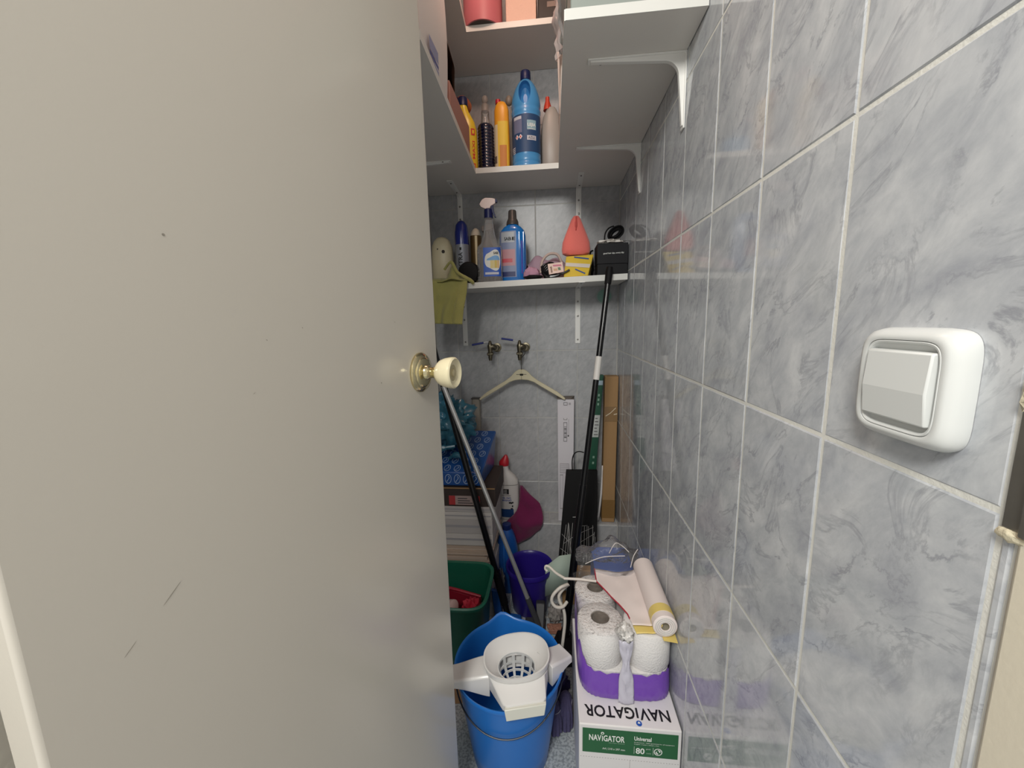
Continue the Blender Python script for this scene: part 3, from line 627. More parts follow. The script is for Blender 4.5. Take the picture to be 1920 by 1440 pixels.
patch(c, z0+.060, z0+.120, .0512, .0312, R(-140), R(-84), n=2.8, segs=10).build('label_panel', mat('label_rose', '#B98A92', .45), lb_)
patch(c, z0+.072, z0+.086, .0514, .0314, R(-136), R(-90), n=2.8, segs=10).build('label_panel', mat('label_rosered', '#C2525E', .45), lb_)
patch(c, z0+.020, z0+.038, .0512, .0312, R(-145), R(-84), n=2.8, segs=10).build('label_panel', mat('label_darkblue', '#2B3566', .45), lb_)
text_round('lettering', lb_, 'SABE', c, z0+.158, .0516, .0316, R(-100), .012, INK, w=.030, n=2.8)
for a in (-66, -40):
    MB().tube([ring(c, z0+.012+.010*k, .0512, .0312, 2.8, 1, 0, R(a), R(a+.1), False)[0] for k in range(18)], .0018, 6).build('mould_ridge', BLUELIQ, b)
patch(c, z0+.030, z0+.150, .0512, .0312, R(-57), R(-49), n=2.8, segs=3).build('level_stripe', mat('stripe_violet', '#5B4FA8', .3), b)
# black round lid leaning between cloth and spray
b = thing('black_pot', 'black round pot lying behind the folded cloth corner', 'pot', (-.315, 1.50, MZ(-.315)))
axis_lathe((-.317, 1.485, MZ(-.317)+.041), (.1, 1, .05), [(0, .030), (.002, .037), (.006, .0395), (.03, .0395), (.036, .030)], 32).build('pot_body', BLACKM, b)
# yellow-green cloth over the shelf edge
CLO = mat('microfibre', '#A39E5C', .95, bump=.6, bscale=500, sheen=.3)
b = thing('cleaning_cloth', 'yellow-green microfibre cloth draped over the left end of the straight shelf', 'cloth', (-.375, 1.45, ZMF(-.375)))
def cl(u, v):   # v: 0 at the top on the shelf, 1 at the hem; u across
    wave = .010*math.sin(7*u+1.2)*(.3+v)+.007*math.sin(15*u+3*v)*v+.006*noise.noise(Vector((u*5, v*5, 1)))
    x = -.462+.150*u+.006*math.sin(5*v)-.018*v*u
    if v < .26:
        q = v/.26; y = 1.53-.075*q; z = MZ(x)+.012+.018*math.sin(math.pi*u)*(1-q)+.010*abs(math.sin(6*u+1))
        if q > .75: z -= .006*(q-.75)/.25
    else:
        q = (v-.26)/.74; y = 1.452-.006*q; z = MZ(x)+.010-.152*q-.010*u*q
    return (x, y-abs(wave)*.9, z)
MB().sheet(cl, 34, 40).build('cloth_sheet', CLO, b, solid=.003, smooth=80)
def fold(u, v):
    x = -.425+.118*u; pk = math.exp(-((u-.48)/.20)**2)
    z = MZ(x)+.006+(.010+.072*pk*(1-abs(v-.35)))*(1-.75*v); y = 1.50-.058*v+.014*math.sin(7*u)*(1-v)-.012*pk
    return (x, y, z)
MB().sheet(fold, 26, 14).build('turned_corner', CLO, b, solid=.004, smooth=80)
MB().tube([(-.402, 1.468, MZ(-.4)+.054), (-.372, 1.456, MZ(-.4)+.078), (-.350, 1.45, MZ(-.4)+.042), (-.322, 1.446, MZ(-.4)+.022), (-.296, 1.447, MZ(-.3)+.004), (-.292, 1.452, MZ(-.3)-.004)], [.0045, .0065, .006, .007, .006], 10, spline=6).build('rolled_edge', CLO, b)
# lilac pouch, black mesh pouch with a tag, yellow packet, coral cone, coil, black box, white bag
LIL = mat('pouch_lilac', '#A48C9C', .75, bump=.2, bscale=80)
b = thing('lilac_pouch', 'slumped lilac-grey fabric pouch between the blue bottle and the coral cone', 'bag', (-.03, 1.57, MZ(-.03)))
def lp(u, v):
    x = -.100+.155*u; h = (.040+.058*math.sin(math.pi*min(1, u*.72+.18))**1.2*(1+.25*math.sin(9*u)))
    a = math.pi*v; return (x+.01*math.cos(3*v), 1.585-.050*math.cos(a)+.008*noise.noise(Vector((u*6, v*4, 3))), MZ(x)+h*math.sin(a)**.8+.006*noise.noise(Vector((u*7, v*5, 8)))*math.sin(a))
MB().sheet(lp, 30, 20).build('pouch_body', LIL, b, smooth=80)
MB().tube([(-.043, 1.492, MZ(0)+.022), (-.036, 1.497, MZ(0)+.066), (-.012, 1.504, MZ(0)+.090), (.018, 1.508, MZ(0)+.088), (.034, 1.510, MZ(0)+.060)], .005, 10, spline=6).build('pouch_rim', mat('pouch_rim', '#B9A59C', .7), b)
MB().ball((-.078, 1.52, MZ(-.08)+.022), (.032, .030, .028), 18, 12, .2, 3, 3).build('pink_fold', mat('pouch_pink', '#B98CA2', .75), b)
b = thing('black_pouch', 'black mesh pouch with metal teeth open at the shelf edge', 'bag', (-.01, 1.485, MZ(-.01)))
MB().ball((-.012, 1.490, MZ(-.01)+.030), (.030, .022, .0295), 22, 14, .25, 3, 7).build('pouch_body', BLACKM, b)
MB().ball((-.070, 1.482, MZ(-.07)+.0085), (.036, .018, .008), 18, 8, .3, 4, 2).build('flat_end', BLACKM, b)
MB().tube([(-.034, 1.474, MZ(0)+.020), (-.020, 1.466, MZ(0)+.006), (.010, 1.464, MZ(0)+.006), (.040, 1.467, MZ(0)+.016), (.062, 1.470, MZ(0)+.027)], [.004, .006, .0035], 8, spline=6).build('strap', BLACKP, b)
for k in range(4):
    MB().tube([(-.034+.004*k, 1.470, MZ(0)+.045-.006*k), (-.026+.004*k, 1.466, MZ(0)+.052-.006*k)], .0009, 6).build('metal_tooth', CHROME, b)
b = thing('price_tag', 'pinkish card tag lying on the black mesh pouch', 'tag', (.015, 1.462, MZ(.01)+.03))
tg = MB().hexa([(-.012, 1.462, MZ(0)+.012), (.041, 1.462, MZ(0)+.020), (.041, 1.464, MZ(0)+.020), (-.012, 1.464, MZ(0)+.012), (-.017, 1.468, MZ(0)+.050), (.036, 1.468, MZ(0)+.055), (.036, 1.470, MZ(0)+.055), (-.017, 1.470, MZ(0)+.050)]).build('card', mat('tag_pink', '#E0C5B8', .6), b)
for x0_, x1_, za, zb_, m in ((-.005, .001, .018, .040, '#8C6F62'), (.004, .034, .040, .046, '#C4738A'), (.006, .020, .024, .032, '#C9A27F'), (.022, .031, .026, .036, '#5E7A5A')):
    f = lambda z: 1.462+.006*(z-.014)/.038-.0006
    MB().add([(x0_, f(za), MZ(0)+za), (x1_, f(za), MZ(0)+za+.001), (x1_-.003, f(zb_), MZ(0)+zb_+.001), (x0_-.003, f(zb_), MZ(0)+zb_)], [(0, 1, 2, 3)]).build('print', mat('tp_'+m[1:], m, .6), tg, smooth=0)
b = thing('yellow_packet', 'glossy yellow packet with blue dashes leaning under the coral cone', 'packet', (.10, 1.49, MZ(.1)))
P = [(.040, 1.470, MZ(.04)), (.128, 1.470, MZ(.13)), (.142, 1.53, MZ(.13)), (.056, 1.53, MZ(.05)), (.050, 1.490, MZ(.04)+.076), (.150, 1.490, MZ(.13)+.078), (.152, 1.535, MZ(.13)+.080), (.060, 1.535, MZ(.05)+.082)]
pk = MB().hexa(P).build('packet_body', mat('packet_yellow', '#D9B93C', .22, coat=.4, bump=.2, bscale=30), b, bevel=.003)
def onp(u, v, e=.0014):
    a = Vector(P[0]).lerp(Vector(P[1]), u); c_ = Vector(P[4]).lerp(Vector(P[5]), u); q = a.lerp(c_, v); return (q.x, q.y-e, q.z)
for u0, v0, u1, v1, t, m in ((.30, .94, .86, .80, .06, '#27488C'), (.42, .36, .86, .12, .06, '#27488C'), (.02, .62, .97, .46, .17, '#CFC6BC')):
    MB().add([onp(u0, v0-t/2), onp(u1, v1-t/2), onp(u1, v1+t/2), onp(u0, v0+t/2)], [(0, 1, 2, 3)]).build('printed_band', mat('pb_'+m[1:], m, .35), pk, smooth=0)
b = thing('coral_cone', 'coral-pink pointed fabric cone standing in front of the right flat bracket', 'cone', (.088, 1.525, MZ(.09)+.082))
z0 = MZ(.09)+.083
prof = [(0, .040, .020), (.006, .050, .026), (.020, .052, .028), (.045, .049, .027), (.075, .039, .023), (.105, .028, .018), (.128, .0185, .0135), (.138, .011, .009), (.140, .004, .004)]
lathe((.088, 1.525), [(z0+z, x+.0015*math.sin(40*z), y) for z, x, y in prof], segs=36, n=2.3).build('cone_body', mat('coral', '#E8746A', .8, sheen=.4, bump=.3, bscale=300), b)
MB().tube([(.088, 1.5095, z0+.134), (.087, 1.5035, z0+.105), (.086, 1.500, z0+.085)], [.0025, .004, .002], 8, spline=4).build('seam_fold', mat('coral_dark', '#C9544E', .8), b)
b = thing('hair_tool_box', 'black card box with small white lettering at the right end of the straight shelf', 'box', (.212, 1.5, MZ(.21)))
z0 = MZ(.2)+.0012
bb = MB().lohi((.1605, 1.4655, z0), (.2665, 1.56, z0+.036)).build('tray', mat('box_black', '#101013', .6, spec=.25), b, bevel=.001)
bl = MB().lohi((.1595, 1.4645, z0+.0365), (.2675, 1.561, z0+.107)).build('lid', mat('box_black2', '#131317', .6, spec=.25), b, bevel=.001)
text('lettering', bl, 'good hair day, every day', (.217, 1.4645, z0+.072), (1, 0, .02), (0, 0, 1), .0072, INKW, w=.072)
b = thing('white_pouch', 'crumpled white plastic pouch on top of the black card box', 'bag', (.21, 1.51, z0+.108))
MB().ball((.213, 1.515, z0+.1175), (.046, .030, .0098), 26, 10, .45, 4, 5).build('crumpled_body', mat('pouch_white', '#D8D3CC', .4, bump=.5, bscale=60), b)
MB().tube([(.166, 1.487, z0+.112), (.196, 1.484, z0+.119), (.222, 1.486, z0+.124)], .0012, 6).build('edge', mat('pouch_edge', '#5A5048', .5), b)
b = thing('cable_coil', 'black coiled cable on edge on top of the white pouch', 'cable', (.225, 1.53, z0+.128))
mb = MB()
for k in range(7):
    ph = k*.35; rr = .024-.0022*k; yy = 1.522+.0035*(k % 4)
    mb.tube([(.232+rr*1.15*math.cos(a)+.006*math.sin(a), yy+.002*math.sin(3*a+ph), z0+.152+rr*math.sin(a)+.004*math.cos(a)) for a in (2*math.pi*i/22+ph for i in range(23))], .0026, 7)
mb.build('coil', BLACKM, b)
MB().tube([(.224, 1.519, z0+.176), (.205, 1.517, z0+.168), (.193, 1.515, z0+.150), (.191, 1.514, z0+.128)], .0026, 8, spline=5).build('loose_end', BLACKM, b)
b = thing('black_bundle', 'small black crumpled strap bundle between the yellow packet and the black box', 'strap', (.15, 1.55, MZ(.15)))
MB().ball((.150, 1.585, MZ(.15)+.045), (.011, .020, .044), 16, 12, .3, 3, 3).build('bundle', BLACKM, b)
MB().tube([(.143, 1.575, MZ(.15)+.07), (.146, 1.57, MZ(.15)+.098), (.156, 1.57, MZ(.15)+.104)], .003, 8, spline=5).build('strap_end', BLACKM, b)

# ================================================================= BACK WALL: stop valves, hanger, round sticker
def valve(label, x, z, lean):
    b = thing('stop_valve', label, 'valve', (x, YB, z))
    axis_lathe((x+.022, YB+.001, z-.006), (0, -1, 0), [(0, .020), (.004, .019), (.006, .012), (.030, .0095), (.034, .0115), (.048, .0115)], 20).build('wall_pipe', BRASSD, b)
    MB().tube([(x+.022, YB-.045, z-.006), (x+.010, YB-.052, z+.002), (x, YB-.052, z-.006)], .0105, 12, spline=4).build('elbow', BRASSD, b)
    bo = lathe((x, YB-.052), [(z-.058, .0065), (z-.050, .0075), (z-.046, .0090), (z-.038, .0090), (z-.036, .0115), (z-.024, .0120), (z-.022, .0095), (z-.010, .0105), (z+.006, .0120), (z+.012, .0085), (z+.022, .0060), (z+.026, .0030)], segs=18).build('valve_body', BRASSD, b)
    MB().box((x, YB-.052, z-.030), (.0265, .0225, .010)).build('hex_nut', BRASSD, bo, bevel=.002)
    MB().tube([(x, YB-.052, z+.019), (x-.012, YB-.056, z+.0205), (x-.030, YB-.060, z+.018+lean)], .0020, 8, spline=4).build('lever_arm', CHROME, b)
    MB().tube([(x-.026, YB-.060, z+.0185+lean*.9), (x-.075, YB-.064, z+.010+lean*2.6)], .0042, 10).build('lever_grip', mat('grip_blue', '#1A2C7E', .4), b, label='dark blue dipped lever grip')
    return b
valve('left of the two brass stop valves, above the left arm of the hanger', -.264, 1.032, 0)
valve('right of the two brass stop valves with blue lever, from which the hanger hangs', -.139, 1.032, .0095)
b = thing('coat_hanger', 'cream plastic clothes hanger hanging from the right stop valve', 'hanger', (-.13, 1.64, .95))
def hang(side):
    P = [(-.130+side*q[0], q[1]) for q in ((0, .935), (.012, .934), (.026, .926), (.044, .906), (.070, .886), (.110, .862), (.150, .838), (.180, .814), (.186, .806))]
    Q = [(-.130+side*q[0], q[1]) for q in ((.180, .802), (.160, .814), (.120, .838), (.080, .862), (.052, .880), (.026, .889), (0, .891))]
    return P+Q
for s_ in (-1, 1):
    P = hang(s_); P = P if s_ < 0 else list(reversed(P))
    MB().prism(P, lambda p, t: (p[0]-.0035, 1.630+t, p[1]), -.006, .006).build('shoulder', mat('hanger_cream', '#CFC7A9', .4), b, bevel=.0025, smooth=50)
MB().tube([(-.1335, 1.630, .930), (-.1335, 1.630, .965), (-.130, 1.628, .985), (-.118, 1.624, 1.000), (-.116, 1.620, 1.018), (-.128, 1.616, 1.030)], .0017, 8, spline=6).build('hook', mat('hook_metal', '#6B675F', .35, metal=.8), b)
MB().lohi((-.155, 1.6236, .9125), (-.112, 1.6240, .9145)).lohi((-.140, 1.6236, .9085), (-.126, 1.6240, .9165)).build('print', INK, b, smooth=0)
b = thing('round_sticker', 'pale green round sticker on the back wall beside the broom pole', 'sticker', (.213, YB, 1.231))
axis_lathe((.213, YB-.0005, 1.231), (0, -1, 0), [(0, .034), (.0015, .034), (.0018, .0325)], 36).build('disc', mat('sticker_ring', '#9FA8A6', .5), b)
axis_lathe((.213, YB-.0023, 1.231), (0, -1, 0), [(0, .028), (.0004, .028)], 36).build('green_face', mat('sticker_green', '#7FA79B', .5), b)

# ================================================================= ON THE TILED LEDGE (top z = .266)
ZL = .2665
c = (-.200, 1.625)
b = thing('toilet_gel', 'white bottle with a red cap and angled neck standing on the tiled ledge', 'bottle', (c[0], c[1], ZL))
prof = [(0, .040, .024, 0), (.006, .044, .027, 0), (.060, .045, .028, 0), (.150, .045, .028, 0), (.178, .043, .027, -.001), (.198, .034, .024, -.007), (.212, .025, .020, -.013), (.224, .0185, .0175, -.0165), (.246, .0175, .0165, -.018)]
MB().loft([ring((c[0]+q[3], c[1]), ZL+q[0], q[1], q[2], 2.6, 36) for q in prof]).build('body', mat('gel_white', '#D4D0CC', .35), b)
MB().loft([ring((c[0]+o, c[1]), ZL+z, x, y, 2.2, 26) for z, x, y, o in ((.244, .021, .019, -.018), (.252, .0225, .020, -.018), (.262, .0215, .019, -.017), (.274, .015, .014, -.013), (.284, .0095, .010, -.010), (.290, .006, .007, -.009))]).build('cap', mat('gel_red', '#B8202C', .35), b)
patch(c, ZL+.160, ZL+.1625, .0452, .0282, R(-160), R(-20), n=2.6, segs=14).build('label_edge', mat('label_greyline', '#8F8B87', .5), b)
patch(c, ZL+.012, ZL+.050, .0452, .0282, R(-128), R(-66), n=2.6, segs=10).build('blue_panel', mat('gel_blue', '#1F4276', .45), b)
patch(c, ZL+.120, ZL+.144, .0452, .0282, R(-111), R(-88), n=2.6, segs=5).build('logo', INK, b)
for k in range(3): patch(c, ZL+.123+.007*k, ZL+.1255+.007*k, .0454, .0284, R(-108), R(-93), n=2.6, segs=4).build('logo_line', mat('gel_white', '#D4D0CC', .35), b)
patch(c, ZL+.113, ZL+.1145, .0452, .0282, R(-120), R(-80), n=2.6, segs=5).build('text_line', INK, b)
text_round('lettering', b, 'GEL WC', c, ZL+.102, .0452, .0282, R(-98), .008, INKB, w=.030, n=2.6)
text_round('lettering', b, 'MARINO', c, ZL+.091, .0452, .0282, R(-98), .008, INKB, w=.032, n=2.6)
for a, z, ra, rz in ((-84, .080, 5, .0045), (-77, .079, 4, .005), (-70, .081, 4.5, .0045), (-72, .064, 4, .005), (-76, .052, 6, .004)):
    q = [ring(c, ZL+z+rz*math.sin(t)+.25*rz*math.sin(3*t), .0455, .0285, 2.6, 1, 0, R(a+ra*math.cos(t)), R(a+ra*math.cos(t)+.1), False)[0] for t in (2*math.pi*k/12 for k in range(12))]
    MB().add(q, [tuple(range(12))]).build('leaf_mark', INK, b, smooth=0)
# magenta cloth over the ledge edge
b = thing('magenta_cloth', 'magenta cleaning cloth heaped against the white bottle and hanging over the ledge', 'cloth', (-.11, 1.58, .27))
LW = [(.168, -.205, -.168), (.190, -.212, -.128), (.215, -.216, -.088), (.240, -.220, -.060), (.268, -.208, -.050), (.295, -.180, -.046), (.320, -.160, -.052), (.345, -.152, -.062), (.365, -.150, -.086), (.385, -.150, -.116), (.402, -.149, -.132), (.414, -.147, -.142)]
def mag(u, v):
    k = v*(len(LW)-1); i = min(int(k), len(LW)-2); t = k-i
    z, xa_, xb_ = (LW[i][m]*(1-t)+LW[i+1][m]*t for m in range(3)); x = xa_+(xb_-xa_)*u
    bulge = math.sin(math.pi*min(max(u, .02), .98))**.6
    y = (1.572 if z < .268 else 1.572+(z-.268)*.42)-.024*bulge*(1-.4*v)+.012*noise.noise(Vector((x*22, z*20, 4)))+.005*math.sin(60*x+25*z)
    return (x, y, z)
MB().sheet(mag, 26, 30).build('cloth_sheet', mat('magenta', '#6E1448', .95, bump=.5, bscale=350, sheen=.3), b, solid=.005, smooth=80)
b = thing('fluorescent_carton', 'slim white carton with printed barcode leaning upright on the tiled ledge', 'box', (.05, 1.62, ZL))
P = [(.019, 1.602, ZL), (.082, 1.602, ZL), (.086, 1.634, ZL), (.023, 1.634, ZL), (.018, 1.638, .803), (.089, 1.638, .803), (.089, 1.672, .803), (.018, 1.672, .803)]
cb = MB().hexa(P).build('box_body', mat('carton_lilac', '#CFCCD1', .5), b, bevel=.0015)
def onc(u, v, e=.0007):
    q = Vector(P[0]).lerp(Vector(P[1]), u).lerp(Vector(P[4]).lerp(Vector(P[5]), u), v); return (q.x, q.y-e, q.z)
def rectc(u0, v0, u1, v1, m, e=.0007): return MB().add([onc(u0, v0, e), onc(u1, v0, e), onc(u1, v1, e), onc(u0, v1, e)], [(0, 1, 2, 3)]).build('print', m, cb, smooth=0)
G1 = mat('print_grey', '#4A484A', .6); G2 = mat('print_light', '#A7A4A9', .6); CW = mat('carton_lilac', '#CFCCD1', .5)
for (u0, v0, u1, v1) in ((.36, .952, .60, .976), (.36, .66, .58, .815)):
    rectc(u0, v0, u1, v1, G1); rectc(u0+.025, v0+.004, u1-.025, v1-.004, CW, .0010)
for k in range(9): rectc(.40, .690+.011*k, .54, .690+.011*k+(.004 if k % 3 else .008), G1, .0012)
rectc(.66, .955, .80, .974, G2); rectc(.36, .835, .38, .850, G1); rectc(.36, .835, .58, .838, G1); rectc(.56, .835, .58, .850, G1); rectc(.66, .70, .69, .84, G2); rectc(.62, .700, .70, .712, INK); rectc(.12, .40, .72, .48, G2)
for k in range(5): rectc(.15, .408+.014*k, .69, .416+.014*k, CW, .0010)
rectc(.12, .10, .34, .39, G2); rectc(.15, .11, .31, .38, CW, .0010)
MB().hexa([(.017, 1.637, .803), (.090, 1.637, .803), (.090, 1.674, .803), (.017, 1.674, .803), (.016, 1.637, .808), (.075, 1.637, .806), (.092, 1.674, .812), (.016, 1.674, .810)]).build('end_flap', mat('flap_grey', '#6A635C', .7), cb)
b = thing('green_carton', 'slim dark green carton with a white sticker leaning behind the broom pole', 'box', (.18, 1.64, ZL))
G = [(.128, 1.612, ZL), (.166, 1.612, ZL), (.166, 1.640, ZL), (.128, 1.640, ZL), (.184, 1.640, .905), (.2105, 1.640, .905), (.2105, 1.672, .905), (.184, 1.672, .905)]
gb = MB().hexa(G).build('box_body', mat('carton_green', '#1F5640', .45), b, bevel=.001)
def ong(u, v, e=.0007):
    q = Vector(G[0]).lerp(Vector(G[1]), u).lerp(Vector(G[4]).lerp(Vector(G[5]), u), v); return (q.x, q.y-e, q.z)
def rectg(u0, v0, u1, v1, m, e=.0007): return MB().add([ong(u0, v0, e), ong(u1, v0, e), ong(u1, v1, e), ong(u0, v1, e)], [(0, 1, 2, 3)]).build('print', m, gb, smooth=0)
rectg(.12, .935, .98, .965, mat('sticker_blue', '#A9BFCB', .5)); rectg(.02, .585, .95, .735, mat('sticker_white', '#C9CFCC', .5))
for k in range(6): rectg(.30, .600+.022*k, .85-.1*(k % 3), .605+.022*k, G1, .0010)
for v in (.40, .44, .80, .83, .86): rectg(.42, v, .66, v+.016, mat('print_palegreen', '#8FB3A0', .5))
b = thing('shipping_tube_box', 'tall narrow brown cardboard box with tape leaning in the right corner', 'box', (.235, 1.63, ZL))
C_ = [(.2055, 1.602, ZL), (.2600, 1.602, ZL), (.2600, 1.652, ZL), (.2055, 1.652, ZL), (.2145, 1.618, .903), (.2690, 1.618, .903), (.2690, 1.668, .903), (.2145, 1.668, .903)]
bx_ = MB().hexa(C_).build('box_body', CARD, b, bevel=.003)
def ont(u, v, e=.0007):
    q = Vector(C_[0]).lerp(Vector(C_[1]), u).lerp(Vector(C_[4]).lerp(Vector(C_[5]), u), v); return (q.x, q.y-e, q.z)
for v0, v1 in ((.70, .80), (.03, .16)): MB().add([ont(.0, v0), ont(1, v0), ont(1, v1), ont(0, v1)], [(0, 1, 2, 3)]).build('tape', mat('tape_brown', '#87683F', .18, coat=.5), bx_, smooth=0)
for (u0, v0, u1, v1) in ((.10, .735, .45, .755), (.45, .755, .85, .79), (.70, .745, .95, .75)):
    MB().add([ont(u0, v0, .001), ont(u1, v1, .001), ont(u1, v1+.006, .001), ont(u0, v0+.006, .001)], [(0, 1, 2, 3)]).build('tape_crease', mat('tape_crease', '#D9CDB4', .3), bx_, smooth=0)
b = thing('white_strip', 'thin curled white paper strip between the green and brown cartons', 'paper', (.196, 1.62, ZL))
MB().sheet(lambda u, v: (.186+.018*v+.008*u+.004*math.sin(3*v), 1.606+.006*v, .27+.25*v), 2, 10).build('strip', WHITEC, b, solid=.001)
b = thing('grey_tube', 'grey-beige flattened tube standing at the left on the back wall', 'tube', (-.338, 1.645, ZL))
lathe((-.338, 1.650), [(ZL, .0185, .016), (.80, .0185, .016), (.805, .017, .015)], n=3, segs=24).build('tube_body', mat('tube_grey', '#8A857B', .6), b)
MB().lohi((-.3575, 1.633, .8052), (-.3185, 1.667, .8085)).build('top_clip', mat('clip_dark', '#3A3836', .5), b, bevel=.001)

# ================================================================= LEFT STACK BEHIND THE DOOR
random.seed(11)
ORD = ['first', 'second', 'third', 'fourth', 'fifth', 'sixth', 'seventh', 'eighth', 'ninth', 'tenth', 'eleventh', 'twelfth', 'thirteenth', 'fourteenth', 'fifteenth', 'sixteenth']
LBP = [('%s paper bundle below the dark carton, %s' % (ORD[15-i], 'smooth and whitish grey' if i >= 12 else 'thin with loose pinkish edges' if i >= 4 else 'thick, low behind the green bin')) for i in range(16)]
PAPS = [mat('paper_a', '#CFC9C4', .8), mat('paper_b', '#BDB7B4', .8), mat('paper_c', '#D3BFAF', .8), mat('paper_d', '#C9B29F', .8)]
z = 0.0
hs = [.058, .060, .056, .040]+[.010, .007, .012, .008, .006, .012, .007, .014]+[.047, .056, .030, .022]
tot = sum(hs); hs = [h*.4535/tot for h in hs]
for i, h in enumerate(hs):
    loose = 4 <= i < 12
    x1 = -.228-(random.uniform(0, .040) if loose else random.uniform(0, .004)); y0_ = 1.338+(random.uniform(0, .010) if loose else 0); an = random.uniform(-.03, .03) if loose else random.uniform(-.006, .006)
    p = thing('paper_bundle', LBP[i], 'paper', (-.365, 1.45, z), 'sheaves of paper stacked behind the green bin')
    bxm = MB(); xa_ = -.490; w_ = x1-xa_; bxm.box(((x1+xa_)/2, (y0_+1.572)/2, z+h/2), (w_, 1.572-y0_, h-.0008), (0, 0, an*.3))
    bxm.build('sheets', PAPS[(2+i % 2) if loose else (i % 2)], p, bevel=.0012 if not loose else .0004)
    if i >= 12: MB().box((-.36, y0_-.0008, z+h*.55), (.25, .0008, h*.16)).build('wrapper_fold', mat('wrapper_grey', '#A8A5A8', .7), p)
    z += h
ZP = z+.0005
b = thing('dark_carton', 'dark brown carton with a red and white sticker between the papers and blue pack', 'box', (-.36, 1.46, ZP))
dc = MB().lohi((-.492, 1.340, ZP), (-.215, 1.575, ZP+.074)).build('box_body', CARDD, b, bevel=.002)
MB().lohi((-.492, 1.3385, ZP+.070), (-.217, 1.340, ZP+.074)).build('lid_lip', CARD, dc)
MB().lohi((-.392, 1.3392, ZP+.006), (-.274, 1.3398, ZP+.042)).build('sticker', mat('sticker_pinkgrey', '#A8938E', .6), dc)
MB().lohi((-.392, 1.3386, ZP+.006), (-.368, 1.3392, ZP+.042)).build('sticker_red', mat('sticker_redblock', '#B23A3C', .5), dc)
MB().lohi((-.292, 1.3386, ZP+.020), (-.274, 1.3392, ZP+.042)).build('sticker_red', mat('sticker_redblock', '#B23A3C', .5), dc)
for k in range(3): MB().lohi((-.358, 1.3386, ZP+.012+.009*k), (-.302-.01*k, 1.3392, ZP+.0155+.009*k)).build('print_line', G1, dc)
# blue patterned tissue pack, tilted
ZQ = ZP+.076
BP = [(-.490, 1.348, ZQ), (-.268, 1.348, ZQ), (-.252, 1.560, ZQ), (-.490, 1.560, ZQ), (-.488, 1.350, ZQ+.056), (-.266, 1.350, ZQ+.052), (-.244, 1.600, ZQ+.145), (-.488, 1.600, ZQ+.148)]
b = thing('tissue_pack', 'dark blue plastic tissue pack with rows of white oval emblems', 'package', (-.37, 1.45, ZQ))
tp = MB().hexa(BP).build('pack_body', mat('pack_blue', '#1D4C8F', .28, coat=.3, bump=.25, bscale=40), b, bevel=.006, bseg=3)
EMB = mat('emblem_white', '#A9BBD2', .4)
def bil(q, u, v): return Vector(q[0]).lerp(Vector(q[1]), u).lerp(Vector(q[3]).lerp(Vector(q[2]), u), v)
def emblem(q, u, v, sx, sy):
    o = bil(q, u, v); ux = (bil(q, u+.02, v)-o).normalized(); vy = (bil(q, u, v+.02)-o).normalized(); nn = ux.cross(vy).normalized()
    mb = MB(); n = 20; f = lambda r, a: tuple(o+ux*(sx*r*math.cos(a))+vy*(sy*r*math.sin(a))+nn*.0012)
    ang = [2*math.pi*k/n for k in range(n)]
    mb.loft([[f(1, a) for a in ang], [f(.86, a) for a in ang]], False, False)
    mb.loft([[tuple(o+ux*(sx*(.32*math.sin(t*5)+w))+vy*(sy*(1-2*t)*.62)+nn*.0012) for w in (-.10, .10)] for t in (k/8 for k in range(9))], False, False, False)
    mb.build('emblem', EMB, tp, smooth=0)
TOPQ = [BP[4], BP[5], BP[6], BP[7]]; FRQ = [BP[0], BP[1], BP[5], BP[4]]
for r_ in range(6):
    for k in range(5):
        u = .22+.17*k+(.085 if r_ % 2 else 0)
        if u < .97: emblem(TOPQ, u, .08+.165*r_, .0125, .0175)
for k in range(6): emblem(FRQ, .12+.155*k, .52, .0125, .0185)
# teal bin-liner heap
TEAL = mat('liner_teal', '#2C6276', .3, coat=.3, bump=.5, bscale=30)
b = thing('liner_heap', 'crumpled teal plastic bin liner heaped on the blue tissue pack', 'bag', (-.40, 1.46, ZQ+.1))
MB().ball((-.400, 1.462, ZQ+.215), (.090, .082, .090), 44, 30, .34, 3.2, 6).build('crumpled_liner', TEAL, b, smooth=70)
MB().ball((-.435, 1.47, ZQ+.265), (.055, .070, .062), 32, 22, .4, 3.0, 9).build('upper_bulge', mat('liner_teal2', '#35708A', .3, coat=.3, bump=.4, bscale=30), b, smooth=70)
MB().ball((-.338, 1.505, ZQ+.215), (.022, .030, .040), 20, 14, .35, 3.5, 2).build('grey_bulge', mat('liner_grey', '#6F7B86', .35, bump=.3, bscale=40), b, smooth=70)
for k, (a, c_) in enumerate((((-.46, 1.40, ZQ+.20), (-.36, 1.395, ZQ+.19)), ((-.47, 1.385, ZQ+.12), (-.37, 1.38, ZQ+.145)), ((-.40, 1.40, ZQ+.09), (-.33, 1.385, ZQ+.08)))):
    MB().tube([a, ((a[0]+c_[0])/2, a[1]-.012, a[2]+.018), c_], [.006, .012, .007], 8, spline=6).build('fold', TEAL, b)

